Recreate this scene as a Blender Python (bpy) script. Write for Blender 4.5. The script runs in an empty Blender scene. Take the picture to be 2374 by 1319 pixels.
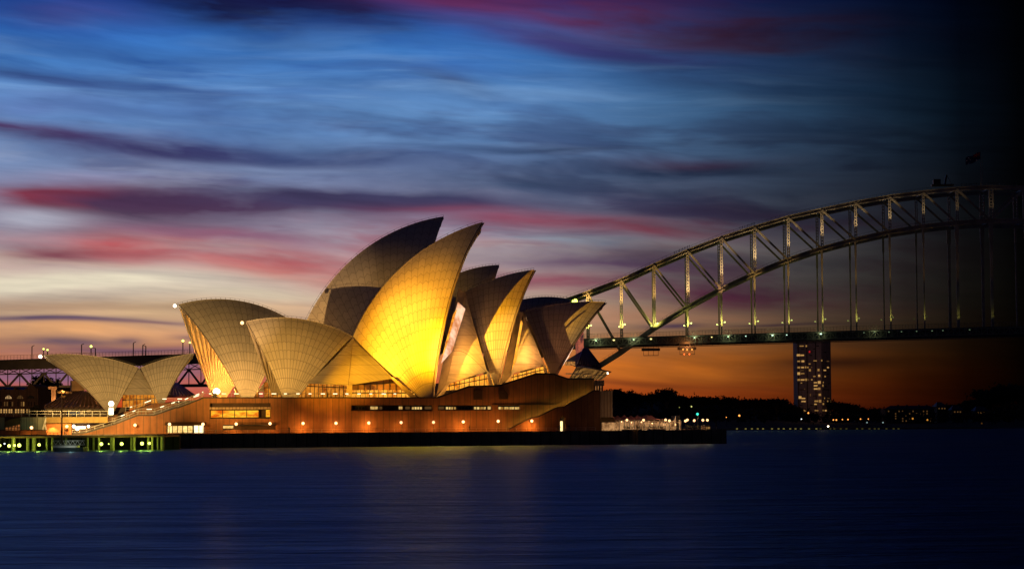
import bpy, math, random
from mathutils import Vector, Matrix
from mathutils.geometry import tessellate_polygon
random.seed(7)
SC = bpy.context.scene
COL = SC.collection
# ------------------------------------------------------------------ camera
FX, CX, YH, CH = 5277.0, 1187.0, 978.0, 5.4      # focal length and horizon in photo pixels, eye height in metres
cd = bpy.data.cameras.new('camera')
cd.sensor_width = 36.0
cd.lens = 36.0 * FX / 2374.0
cd.clip_start = 1.0
cd.clip_end = 30000.0
cam = bpy.data.objects.new('camera', cd)
COL.objects.link(cam)
cam.location = (0, 0, CH)
_p = math.atan((YH - 659.5) / FX); _r = math.radians(.35)       # camera pitch and slight roll
_U0 = Vector((0, -math.sin(_p), math.cos(_p))); _FW = Vector((0, math.cos(_p), math.sin(_p))); _X = Vector((1, 0, 0))
_RT = _X * math.cos(_r) - _U0 * math.sin(_r); _UP = _U0 * math.cos(_r) + _X * math.sin(_r)
cam.rotation_euler = Matrix((_RT, _UP, -_FW)).transposed().to_euler()


def ray(px, py):
    d = _FW + _RT * ((px - CX) / FX) + _UP * ((659.5 - py) / FX)
    return d.x / d.y, d.z / d.y


SC.camera = cam
SC.view_settings.view_transform = 'Standard'
SC.view_settings.look = 'None'
SC.view_settings.exposure = 0.0
SC.view_settings.gamma = 1.0
SC.cycles.use_denoising = True
SC.cycles.max_bounces = 5
SC.cycles.sample_clamp_indirect = 4.0


def lin(c):
    return tuple(((x / 255) / 12.92 if x <= 10 else (((x / 255) + 0.055) / 1.055) ** 2.4) for x in c)


# ------------------------------------------------------------------ sky
W = bpy.data.worlds.new('World')
SC.world = W
W.use_nodes = True
nt = W.node_tree
nt.nodes.clear()


class NG:
    """small helper to wire math nodes"""
    def __init__(s, t): s.t = t
    def n(s, kind, **kw):
        x = s.t.nodes.new(kind)
        for k, v in kw.items(): setattr(x, k, v)
        return x
    def put(s, sock, v):
        if isinstance(v, bpy.types.NodeSocket): s.t.links.new(v, sock)
        else: sock.default_value = v
    def m(s, op, a, b=0.0, c=0.0, clamp=False):
        x = s.n('ShaderNodeMath', operation=op, use_clamp=clamp)
        s.put(x.inputs[0], a); s.put(x.inputs[1], b)
        if op in ('MULTIPLY_ADD', 'SMOOTH_MIN', 'SMOOTH_MAX', 'COMPARE'): s.put(x.inputs[2], c)
        return x.outputs[0]
    def mix(s, f, a, b, mode='MIX'):
        x = s.n('ShaderNodeMix', data_type='RGBA', blend_type=mode)
        s.put(x.inputs[0], f)
        for i, v in ((6, a), (7, b)):
            s.put(x.inputs[i], v if isinstance(v, bpy.types.NodeSocket) else (*v[:3], 1))
        return x.outputs[2]
    def xyz(s, x_, y_, z_):
        c = s.n('ShaderNodeCombineXYZ')
        s.put(c.inputs[0], x_); s.put(c.inputs[1], y_); s.put(c.inputs[2], z_)
        return c.outputs[0]
    def noise(s, vec, scale, detail=2.0, rough=.5):
        x = s.n('ShaderNodeTexNoise')
        s.put(x.inputs['Vector'], vec); x.inputs['Scale'].default_value = scale
        x.inputs['Detail'].default_value = detail; x.inputs['Roughness'].default_value = rough
        return x.outputs[0]
    def ramp(s, f, stops, interp='LINEAR'):
        x = s.n('ShaderNodeValToRGB')
        x.color_ramp.interpolation = interp
        e = x.color_ramp.elements
        e[0].position, e[0].color = stops[0][0], (*stops[0][1][:3], 1)
        e[1].position, e[1].color = stops[-1][0], (*stops[-1][1][:3], 1)
        for p, c in stops[1:-1]:
            q = e.new(p); q.color = (*c[:3], 1)
        s.put(x.inputs[0], f)
        return x.outputs[0]


g = NG(nt)
tc = g.n('ShaderNodeTexCoord').outputs['Generated']
sp = g.n('ShaderNodeSeparateXYZ'); g.put(sp.inputs[0], tc)
DX, DY, DZ = sp.outputs
hyp = g.m('SQRT', g.m('ADD', g.m('MULTIPLY', DX, DX), g.m('MULTIPLY', DY, DY)))
AZ = g.m('MULTIPLY', g.m('ARCTAN2', DX, DY), FX / 1000)      # azimuth, thousandths of the lens unit
EL = g.m('MULTIPLY', g.m('ARCTAN2', DZ, hyp), FX / 1000)     # elevation, same unit
nv = g.xyz(g.m('MULTIPLY', AZ, 1.5), g.m('MULTIPLY', EL, 9.0), 3.1)
w1 = g.m('SUBTRACT', g.noise(nv, 1.0, 2.0, .5), .5)
nv2 = g.xyz(g.m('MULTIPLY', AZ, 1.1), g.m('MULTIPLY', EL, 3.0), 9.0)
w2 = g.m('SUBTRACT', g.noise(nv2, 1.0, 2.0, .45), .5)
P = g.m('ADD', AZ, g.m('MULTIPLY', w2, .34))
Q = g.m('ADD', EL, g.m('ADD', g.m('MULTIPLY', w1, .065), g.m('MULTIPLY', w2, .06)))
fine = g.noise(g.xyz(g.m('MULTIPLY', AZ, 2.2), g.m('ADD', g.m('MULTIPLY', Q, 26.0), g.m('MULTIPLY', AZ, 2.0)), 0.0), 1.0, 4.0, .6)
def tex(ax, ey, sl, z, lo, hi, det=4.0):
    n_ = g.noise(g.xyz(g.m('MULTIPLY', AZ, ax), g.m('MULTIPLY', g.m('ADD', Q, g.m('MULTIPLY', AZ, sl)), ey), z), 1.0, det, .55)
    return g.ramp(n_, [(lo, (0,) * 3), (hi, (1,) * 3)], 'EASE')
med = tex(2.6, 13.0, .05, 4.0, .34, .66)
tA = tex(2.0, 11.0, .04, 11.0, .46, .66); tB = tex(2.4, 14.0, .08, 17.0, .44, .64); tC = tex(1.6, 19.0, .03, 23.0, .46, .66)
tD = tex(3.2, 24.0, .02, 31.0, .46, .68)
base = g.ramp(EL, [(0, lin((170, 50, 22))), (.04, lin((206, 74, 24))), (.09, lin((226, 104, 36))), (.14, lin((216, 126, 64))),
                   (.20, lin((205, 150, 110))), (.27, lin((218, 196, 168))), (.34, lin((214, 202, 190))), (.42, lin((186, 184, 196))),
                   (.5, lin((160, 172, 200))), (.58, lin((140, 165, 212))), (.66, lin((118, 170, 232))), (.74, lin((104, 160, 226))),
                   (.82, lin((70, 135, 210))), (.9, lin((46, 116, 205))), (.97, lin((24, 62, 145)))])
high = g.ramp(g.m('MULTIPLY', EL, .125), [(.12, lin((26, 60, 140))), (.2, lin((16, 36, 100))), (.45, lin((10, 22, 70))), (1, lin((6, 12, 40)))])
col = g.mix(g.m('MULTIPLY', g.m('SUBTRACT', EL, .95), 4.0, clamp=True), base, high)
# the sky turns greener-grey towards the right
col = g.mix(g.m('MULTIPLY', g.m('MULTIPLY', g.m('SUBTRACT', AZ, -.35), 1.1, clamp=True), .55),
            col, g.mix(1.0, col, lin((146, 190, 192)), 'MULTIPLY'))

grp = bpy.data.node_groups.new('cloud_streak', 'ShaderNodeTree')
for nme, ty in (('Color', 'NodeSocketColor'), ('P', 'NodeSocketFloat'), ('Q', 'NodeSocketFloat'), ('cx', 'NodeSocketFloat'),
                ('cy', 'NodeSocketFloat'), ('rx', 'NodeSocketFloat'), ('ry', 'NodeSocketFloat'), ('sl', 'NodeSocketFloat'),
                ('st', 'NodeSocketFloat'), ('Cloud', 'NodeSocketColor'), ('Fine', 'NodeSocketFloat')):
    grp.interface.new_socket(nme, in_out='INPUT', socket_type=ty)
grp.interface.new_socket('Out', in_out='OUTPUT', socket_type='NodeSocketColor')
gg = NG(grp)
gi = gg.n('NodeGroupInput').outputs
go = gg.n('NodeGroupOutput')
du_ = gg.m('SUBTRACT', gi['P'], gi['cx'])
dv_ = gg.m('ADD', gg.m('SUBTRACT', gi['Q'], gi['cy']), gg.m('MULTIPLY', du_, gi['sl']))
a_ = gg.m('DIVIDE', du_, gi['rx']); b_ = gg.m('DIVIDE', dv_, gi['ry'])
r2 = gg.m('ADD', gg.m('MULTIPLY', a_, a_), gg.m('MULTIPLY', b_, b_))
e_ = gg.m('EXPONENT', gg.m('MULTIPLY', r2, -1.0))
k_ = gg.m('MULTIPLY', gg.m('MULTIPLY', e_, gi['st']), gg.m('ADD', gg.m('MULTIPLY', gi['Fine'], .95), .30), clamp=True)
gg.put(go.inputs[0], gg.mix(k_, gi['Color'], gi['Cloud']))


fmix = g.m('ADD', g.m('MULTIPLY', fine, .7), g.m('MULTIPLY', med, .75))


def streak(px, py, rx, ry, sl, rgb, st, tx=None):
    global col
    n_ = nt.nodes.new('ShaderNodeGroup'); n_.node_tree = grp
    ra, rz = ray(px, py); az = math.atan(ra); el = math.atan(rz * math.cos(az))
    g.put(n_.inputs['Color'], col); g.put(n_.inputs['P'], P); g.put(n_.inputs['Q'], Q); g.put(n_.inputs['Fine'], fmix if tx is None else tx)
    for k, v in (('cx', az * FX / 1000), ('cy', el * FX / 1000), ('rx', rx / 1000), ('ry', ry / 1000), ('sl', sl), ('st', st)):
        n_.inputs[k].default_value = v
    n_.inputs['Cloud'].default_value = (*lin(rgb), 1)
    col = n_.outputs[0]


for s_ in (
    # high blue part
    (80, 20, 260, 60, .0, (30, 70, 150), .8), (200, 40, 180, 30, 0, (90, 60, 130), .5),
    (330, 75, 160, 22, .1, (60, 135, 220), .6), (120, 105, 260, 16, .05, (40, 70, 140), .55), (100, 178, 280, 20, .08, (32, 60, 128), 1.0),
    (420, 205, 220, 14, .12, (36, 66, 138), .85), (90, 222, 220, 24, .06, (128, 170, 235), .8), (760, 110, 250, 34, .08, (62, 140, 225), .7),
    (850, 270, 330, 28, .03, (122, 184, 245), .8), (1000, 195, 130, 26, .25, (62, 82, 130), .7), (860, 155, 190, 18, .05, (52, 98, 168), .6),
    (640, 15, 280, 62, .12, (16, 14, 58), 1.35), (760, 62, 200, 30, .1, (22, 22, 76), .8),
    (1050, -5, 280, 40, .12, (92, 34, 80), .9), (1420, 25, 420, 60, .12, (96, 44, 92), .95), (1850, 70, 420, 60, .1, (80, 36, 54), .65),
    (1300, 85, 300, 26, .14, (84, 66, 128), .75), (1500, 118, 420, 26, .12, (60, 52, 118), .8), (1760, 190, 320, 30, .14, (44, 62, 116), .8),
    (900, 330, 1500, 170, .03, (58, 74, 124), .75, tA), (700, 240, 1400, 120, .03, (150, 195, 245), .45, tC),
    (300, 120, 900, 90, .05, (40, 84, 165), .6, tB), (400, 560, 1100, 75, .02, (196, 110, 122), .75, tB), (500, 480, 1300, 90, .02, (96, 72, 108), .7, tA),
    (400, 430, 1200, 110, .02, (178, 186, 214), .5, tD), (1600, 560, 700, 110, .03, (120, 60, 88), .7, tB), (1500, 430, 700, 120, .0, (52, 62, 96), .7, tA),
    (500, 610, 1200, 60, .0, (222, 200, 180), .55, tC), (200, 740, 900, 60, .0, (112, 88, 108), .5, tA), (300, 760, 900, 50, .0, (240, 180, 128), .5, tC),
    (1700, 850, 900, 70, .0, (120, 62, 44), .4, tB), (1600, 790, 800, 60, .0, (226, 150, 84), .4, tC),
    # middle
    (90, 312, 280, 24, .08, (86, 44, 86), 1.0), (440, 352, 330, 34, .05, (66, 56, 104), 1.15), (820, 374, 280, 26, .02, (58, 64, 108), 1.1),
    (60, 260, 200, 20, .0, (118, 138, 205), .5), (620, 385, 260, 12, .04, (160, 180, 220), .6), (150, 405, 160, 16, 0, (168, 168, 205), .6),
    (170, 465, 200, 36, .04, (148, 58, 74), 1.1), (470, 484, 330, 46, .02, (80, 50, 80), 1.2), (850, 462, 340, 26, .03, (66, 54, 86), 1.15),
    (1000, 480, 160, 10, .0, (120, 66, 88), .6), (90, 512, 170, 20, 0, (192, 196, 214), .6), (620, 508, 220, 18, 0, (166, 158, 180), .5),
    (1240, 420, 260, 28, .0, (66, 84, 112), .85), (1130, 350, 260, 16, .04, (70, 84, 120), .6), (1320, 350, 150, 8, -.05, (50, 60, 90), .6),
    (300, 578, 150, 28, .0, (196, 76, 80), .9), (130, 592, 130, 18, .04, (126, 66, 82), .9), (620, 600, 300, 34, .06, (176, 96, 104), .85),
    (680, 640, 240, 30, .1, (196, 92, 92), .85), (560, 545, 240, 20, .06, (140, 92, 118), .7), (60, 560, 120, 12, 0, (180, 140, 150), .6),
    (150, 655, 420, 26, .0, (238, 226, 200), 1.05), (560, 690, 260, 14, .05, (236, 222, 190), .7),
    (1180, 512, 200, 24, .06, (134, 76, 98), .8), (1420, 530, 320, 26, .08, (150, 72, 90), .85), (1640, 372, 150, 14, .0, (110, 56, 78), .75),
    (1500, 440, 420, 30, .03, (62, 68, 100), .65), (1500, 388, 420, 24, .0, (42, 56, 88), .85), (1330, 570, 200, 16, .04, (128, 150, 172), .8),
    (1650, 490, 320, 26, .04, (70, 60, 92), .7), (1400, 615, 320, 26, .05, (104, 74, 108), .7), (1620, 600, 300, 20, .03, (60, 54, 88), .7),
    (1300, 660, 220, 18, .02, (176, 88, 104), .8), (1650, 670, 420, 26, .02, (118, 66, 92), .85), (1000, 700, 300, 30, .0, (190, 110, 100), .4),
    (1000, 300, 700, 150, .0, (52, 84, 128), .35), (400, 260, 500, 60, .03, (70, 104, 170), .4), (1750, 905, 650, 50, .0, (220, 92, 34), .5),
    (1780, 690, 480, 50, .0, (132, 62, 84), .55),
    (250, 728, 420, 28, .0, (236, 196, 150), .7),
    # low
    (110, 752, 210, 11, .02, (92, 78, 108), .95), (330, 756, 110, 5, .02, (120, 90, 104), .7), (60, 800, 160, 14, .0, (104, 84, 104), .85),
    (255, 790, 40, 12, 0, (90, 72, 98), .9), (405, 787, 50, 9, .1, (92, 74, 98), .9), (200, 820, 300, 8, 0, (120, 84, 100), .7),
    (180, 775, 300, 14, .02, (244, 178, 122), .85), (300, 720, 300, 10, .03, (184, 150, 120), .6), (60, 720, 160, 10, .0, (176, 140, 118), .6),
    (250, 870, 500, 40, 0, (140, 100, 130), .9),
    (1560, 730, 360, 20, .02, (222, 160, 122), .7), (1590, 752, 60, 7, .0, (84, 66, 100), .9), (1850, 752, 120, 4, .0, (90, 66, 90), .7),
    (1600, 836, 420, 40, .0, (248, 136, 48), .85), (1950, 840, 120, 14, .03, (84, 42, 40), .8), (1500, 880, 260, 10, .02, (160, 76, 34), .6),
    (1750, 640, 300, 40, .0, (66, 50, 84), .5),
): streak(*s_)
col = g.mix(1.0, col, g.ramp(fine, [(.25, (.76, .77, .80)), (.75, (1.22, 1.21, 1.18))]), 'MULTIPLY')
# vignette fade put into the sky; darkens rightwards, stays dark behind the camera
azr = g.m('ARCTAN2', DX, DY)
fade = g.ramp(g.m('ADD', g.m('MULTIPLY', azr, 1 / (2 * math.pi)), .5),
              [(.0, (.16,) * 3), (.30, (.22,) * 3), (.455, (.8,) * 3), (.4985, (.98,) * 3), (.504, (.80,) * 3), (.5095, (.56,) * 3),
               (.5165, (.31,) * 3), (.519, (.23,) * 3), (.522, (.16,) * 3), (.525, (.095,) * 3), (.5275, (.050,) * 3), (.530, (.022,) * 3), (.5325, (.008,) * 3), (.536, (.0006,) * 3), (.62, (.004,) * 3), (.8, (.10,) * 3), (1, (.16,) * 3)])
# overhead the fade counts less
fade = g.mix(g.m('MULTIPLY', g.m('SUBTRACT', EL, 2.2), .3, clamp=True), fade, (.11, .11, .11))
col = g.mix(1.0, col, fade, 'MULTIPLY')
sky = g.n('ShaderNodeTexSky', sky_type='NISHITA')
sky.sun_disc = False
sky.sun_elevation = math.radians(-3.0)
sky.sun_rotation = math.radians(-8.0)
bg1 = g.n('ShaderNodeBackground'); g.put(bg1.inputs[0], col); bg1.inputs[1].default_value = 1.0
bg2 = g.n('ShaderNodeBackground'); g.put(bg2.inputs[0], sky.outputs[0]); bg2.inputs[1].default_value = 0.0006
ad = g.n('ShaderNodeAddShader'); nt.links.new(bg1.outputs[0], ad.inputs[0]); nt.links.new(bg2.outputs[0], ad.inputs[1])
wo = g.n('ShaderNodeOutputWorld'); nt.links.new(ad.outputs[0], wo.inputs[0])

# ------------------------------------------------------------------ materials
MATS = {}


def mat(name, rgb, rough=.7, var=.25, scale=.6, metal=0.0, bump=0.0, bscale=4.0, post=None, spec=.4):
    """principled surface with procedural colour variation; rgb is linear"""
    if name in MATS: return MATS[name]
    m = bpy.data.materials.new(name); m.use_nodes = True
    t = m.node_tree; G = NG(t); pr = t.nodes['Principled BSDF']
    tcn = G.n('ShaderNodeTexCoord')
    nz = G.noise(tcn.outputs['Object'], scale, 4.0, .6)
    lo = tuple(c * (1 - var) for c in rgb); hi = tuple(min(1, c * (1 + var)) for c in rgb)
    c = G.ramp(nz, [(.3, lo), (.7, hi)])
    if post: c = post(G, tcn, c)
    G.put(pr.inputs['Base Color'], c)
    pr.inputs['Roughness'].default_value = rough; pr.inputs['Metallic'].default_value = metal
    pr.inputs['Specular IOR Level'].default_value = spec
    if bump:
        b = G.n('ShaderNodeBump'); b.inputs['Strength'].default_value = bump
        G.put(b.inputs['Height'], G.noise(tcn.outputs['Object'], bscale, 4.0, .6)); G.put(pr.inputs['Normal'], b.outputs[0])
    MATS[name] = m
    return m


def glow(name, rgb, st, var=0.0, sx=.4, sz=.4, dark=None):
    """something that gives off light: lamps, lit windows and lit rooms seen through glass"""
    if name in MATS: return MATS[name]
    m = bpy.data.materials.new(name); m.use_nodes = True
    t = m.node_tree; G = NG(t); t.nodes.clear()
    e = G.n('ShaderNodeEmission'); o = G.n('ShaderNodeOutputMaterial')
    c = (*rgb, 1)
    if var:
        uv = G.n('ShaderNodeUVMap')
        s = G.n('ShaderNodeSeparateXYZ'); G.put(s.inputs[0], uv.outputs[0])
        v = G.xyz(G.m('MULTIPLY', s.outputs[0], sx), G.m('MULTIPLY', s.outputs[1], sz), 0.0)
        d = dark or tuple(x * (1 - var) for x in rgb)
        c = G.ramp(G.noise(v, 1.0, 3.0, .7), [(.38, d), (.6, rgb)])
    G.put(e.inputs[0], c); e.inputs[1].default_value = st
    t.links.new(e.outputs[0], o.inputs[0])
    MATS[name] = m
    return m


def uv_lines(spacing, width, dark, rows=None):
    """vertical panel joints along the uv x axis (metres), with optional rows"""
    def f(G, tcn, c):
        s = G.n('ShaderNodeSeparateXYZ'); G.put(s.inputs[0], tcn.outputs['UV'])
        fr = G.m('FRACT', G.m('DIVIDE', s.outputs[0], spacing))
        k = G.m('LESS_THAN', fr, width / spacing)
        # each panel has its own tone
        idx = G.m('FLOOR', G.m('DIVIDE', s.outputs[0], spacing))
        wn = G.n('ShaderNodeTexWhiteNoise', noise_dimensions='1D'); G.put(wn.inputs['W'], idx)
        c = G.mix(1.0, c, G.ramp(wn.outputs[0], [(0, (.88,) * 3), (1, (1.08,) * 3)]), 'MULTIPLY')
        # streaks of weathering running down
        st = G.noise(G.xyz(G.m('MULTIPLY', s.outputs[0], 1.6), G.m('MULTIPLY', s.outputs[1], .12), 0.0), 1.0, 3.0, .6)
        c = G.mix(1.0, c, G.ramp(st, [(.3, (.7,) * 3), (.65, (1.05,) * 3)]), 'MULTIPLY')
        if rows:
            k2 = G.m('LESS_THAN', G.m('FRACT', G.m('DIVIDE', s.outputs[1], rows)), .06 / rows)
            k = G.m('MAXIMUM', k, k2)
        return G.mix(k, c, tuple(x * dark for x in (.3, .2, .12)))
    return f


def tile_post(G, tcn, c):
    """chevron tile lids: radial rib joints and zig-zag cross joints, tile tone varies lid by lid"""
    a = G.n('ShaderNodeUVMap'); a.uv_map = 'UVMap'
    b = G.n('ShaderNodeUVMap'); b.uv_map = 'Wid'
    s = G.n('ShaderNodeSeparateXYZ'); G.put(s.inputs[0], a.outputs[0])
    s2 = G.n('ShaderNodeSeparateXYZ'); G.put(s2.inputs[0], b.outputs[0])
    wid = s2.outputs[0]
    fr = G.m('FRACT', s.outputs[0])
    tri = G.m('MULTIPLY', G.m('ABSOLUTE', G.m('SUBTRACT', fr, .5)), 2.0)
    k1 = G.m('LESS_THAN', G.m('MULTIPLY', G.m('MULTIPLY', G.m('SUBTRACT', 1.0, tri), wid), .5), .06)
    sv = G.m('ADD', s.outputs[1], G.m('MULTIPLY', G.m('MULTIPLY', tri, wid), .50))
    rowf = G.m('DIVIDE', sv, 2.75)
    k2 = G.m('LESS_THAN', G.m('FRACT', rowf), .17 / 2.75)
    k = G.m('MAXIMUM', k1, k2)
    cell = G.xyz(G.m('FLOOR', s.outputs[0]), G.m('FLOOR', rowf), 0.0)
    wn = G.n('ShaderNodeTexWhiteNoise', noise_dimensions='2D'); G.put(wn.inputs['Vector'], cell)
    c = G.mix(1.0, c, G.ramp(wn.outputs[0], [(0, (.9, .9, .9)), (1, (1.06, 1.05, 1.04))]), 'MULTIPLY')
    return G.mix(G.m('MULTIPLY', k, .58), c, (.10, .075, .06))


M_TILE = mat('shell_tile', (.66, .62, .55), .42, .07, .15, post=tile_post, bump=.05, bscale=2.0)
M_CONC = mat('shell_concrete', (.50, .44, .36), .75, .2, .4, bump=.1)
M_SIDE = mat('side_shell_tile', (.62, .57, .50), .5, .08, .2, post=uv_lines(40, .1, .3, 2.4))
M_PANEL = mat('granite_panel', (.20, .088, .038), .8, .25, .25, post=uv_lines(1.5, .10, .22), bump=.1)
M_SEAWALL = mat('seawall_concrete', (.10, .085, .07), .85, .4, .3, post=uv_lines(2.4, .18, .03), bump=.3)
M_PAVE = mat('paving', (.16, .13, .11), .8, .2, .5)
M_DARK = mat('dark_metal', (.03, .03, .032), .5, .2, 1.0, metal=.4)
M_BRONZE = mat('bronze_roof', (.20, .12, .13), .35, .2, .5, metal=.6, post=uv_lines(1.3, .25, .06))
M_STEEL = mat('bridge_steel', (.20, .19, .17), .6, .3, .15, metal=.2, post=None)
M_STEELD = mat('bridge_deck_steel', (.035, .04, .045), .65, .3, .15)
M_STONE = mat('pier_stone', (.30, .22, .16), .85, .35, .3, post=uv_lines(1.6, .15, .2, .8), bump=.3)
M_BRICK = mat('brick', (.11, .055, .045), .85, .3, .4, post=uv_lines(3.0, .2, .1, .6), bump=.2)
M_SLATE = mat('slate', (.05, .07, .09), .6, .3, .3)
M_POLE = mat('pole_paint', (.26, .19, .12), .6, .15, 1.0)
M_GALV = mat('galvanised', (.35, .36, .36), .45, .15, 1.0, metal=.5)
M_HOARD = mat('hoarding', (.22, .24, .19), .7, .3, .3, post=uv_lines(1.2, .1, .1))
M_PALEW = mat('pale_render', (.30, .23, .18), .75, .2, .3, post=uv_lines(.8, .1, .15))
M_WHITE = mat('white_paint', (.6, .6, .58), .5, .1, .5)
M_CANVAS = mat('canvas', (.65, .30, .27), .8, .1, .5)
M_LEAF = mat('foliage', (.035, .045, .022), .9, .5, .3)
M_LEAFD = mat('foliage_dark', (.012, .013, .012), .95, .5, .1)
M_BARK = mat('bark', (.06, .045, .035), .9, .3, 1.0)
M_GRASS = mat('hill_ground', (.010, .011, .010), .95, .4, .05)
M_TOWER = mat('tower_concrete', (.42, .30, .27), .8, .15, .1, post=uv_lines(3.1, .35, .12, 3.05))
M_GLASSD = mat('dark_glass', (.015, .017, .02), .15, .2, .5)
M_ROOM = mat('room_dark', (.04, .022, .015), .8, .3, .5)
M_TIMBER = mat('timber', (.16, .09, .05), .7, .3, .5)
M_CLOTH = mat('dark_clothing', (.03, .03, .035), .9, .3, 2.0)
M_BLUE = mat('blue_tarpaulin', (.02, .05, .18), .6, .2, .5)

G_SOD = glow('sodium_globe', (1.0, .50, .20), 4.0)
G_WARM = glow('warm_white_globe', (1.0, .82, .55), 9.0)
G_GREEN = glow('yellow_green_lamp', (.8, 1.0, .12), 5.0)
G_PALEG = glow('pale_green_lamp', (.55, .9, .55), 2.2)
G_AMBER = glow('amber_lamp', (1.0, .33, .06), 2.5)
G_RED = glow('red_lamp', (1.0, .12, .02), 3.0)
G_TEAL = glow('teal_lamp', (.05, .8, .6), 1.5)
G_FOY = glow('lit_foyer', (1.0, .34, .03), .8, .85, .6, .35, dark=(.35, .07, .005))
G_FOYB = glow('lit_foyer_bright', (1.0, .42, .04), 1.5, .65, .7, .3, dark=(.5, .13, .008))
G_ART = glow('lit_mural', (1.0, .52, .03), 1.25, .9, .30, .9, dark=(.62, .10, .004))
G_SHOP = glow('lit_shop', (1.0, .68, .24), 1.5, .6, .8, .8, dark=(.55, .3, .06))
G_CREAM = glow('lit_office', (1.0, .66, .22), .95, .6, .9, .3, dark=(.35, .16, .03))
G_STRIP = glow('strip_light', (1.0, .78, .45), 2.6)
G_TERR = glow('lit_terrace', (.9, .46, .18), .6, .8, .5, .6, dark=(.16, .06, .02))
G_WIN = glow('lit_window', (1.0, .52, .14), .30)
G_WINB = glow('lit_window_bright', (1.0, .54, .16), .5)
G_WIND = glow('lit_window_dim', (.7, .33, .1), .12)
G_WINR = glow('lit_window_red', (1.0, .02, .03), .5)
G_WHT = glow('white_lamp', (.8, .9, .95), 3.0)

# ------------------------------------------------------------------ frames and mesh builder


class Frame:
    """a standing frame: u along, v away from the viewer's side, z up (metres)"""
    def __init__(s, ox, oy, deg):
        s.o = (ox, oy); a = math.radians(deg)
        s.U = (math.cos(a), math.sin(a)); s.V = (-math.sin(a), math.cos(a))
    def w(s, p):
        u, v, z = p
        return Vector((s.o[0] + u * s.U[0] + v * s.V[0], s.o[1] + u * s.U[1] + v * s.V[1], z))
    def P(s, px, py, v=0.0):
        a, rz = ray(px, py)
        u = (a * (s.o[1] + v * s.V[1]) - s.o[0] - v * s.V[0]) / (s.U[0] - a * s.U[1])
        y = s.o[1] + u * s.U[1] + v * s.V[1]
        return Vector((u, v, CH + rz * y))
    def U_(s, px, v=0.0): return s.P(px, 900, v).x
    def Z_(s, px, py, v=0.0): return s.P(px, py, v).z


FB = Frame(-58.2, 512.4, 16.0)        # opera house: u runs north, v west
FN = Frame(-64.3, 550.0, 10.0)        # near hall, v = 0 on its axis
FF = Frame(-52.1, 615.0, 19.0)        # rear hall
FS = Frame(-95.0, 580.0, 10.0)        # restaurant
FR = Frame(57.1, 1240.0, -2.6)        # bridge
FW_ = lambda d: Frame(0.0, d, 0.0)    # things that face the viewer squarely


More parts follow.
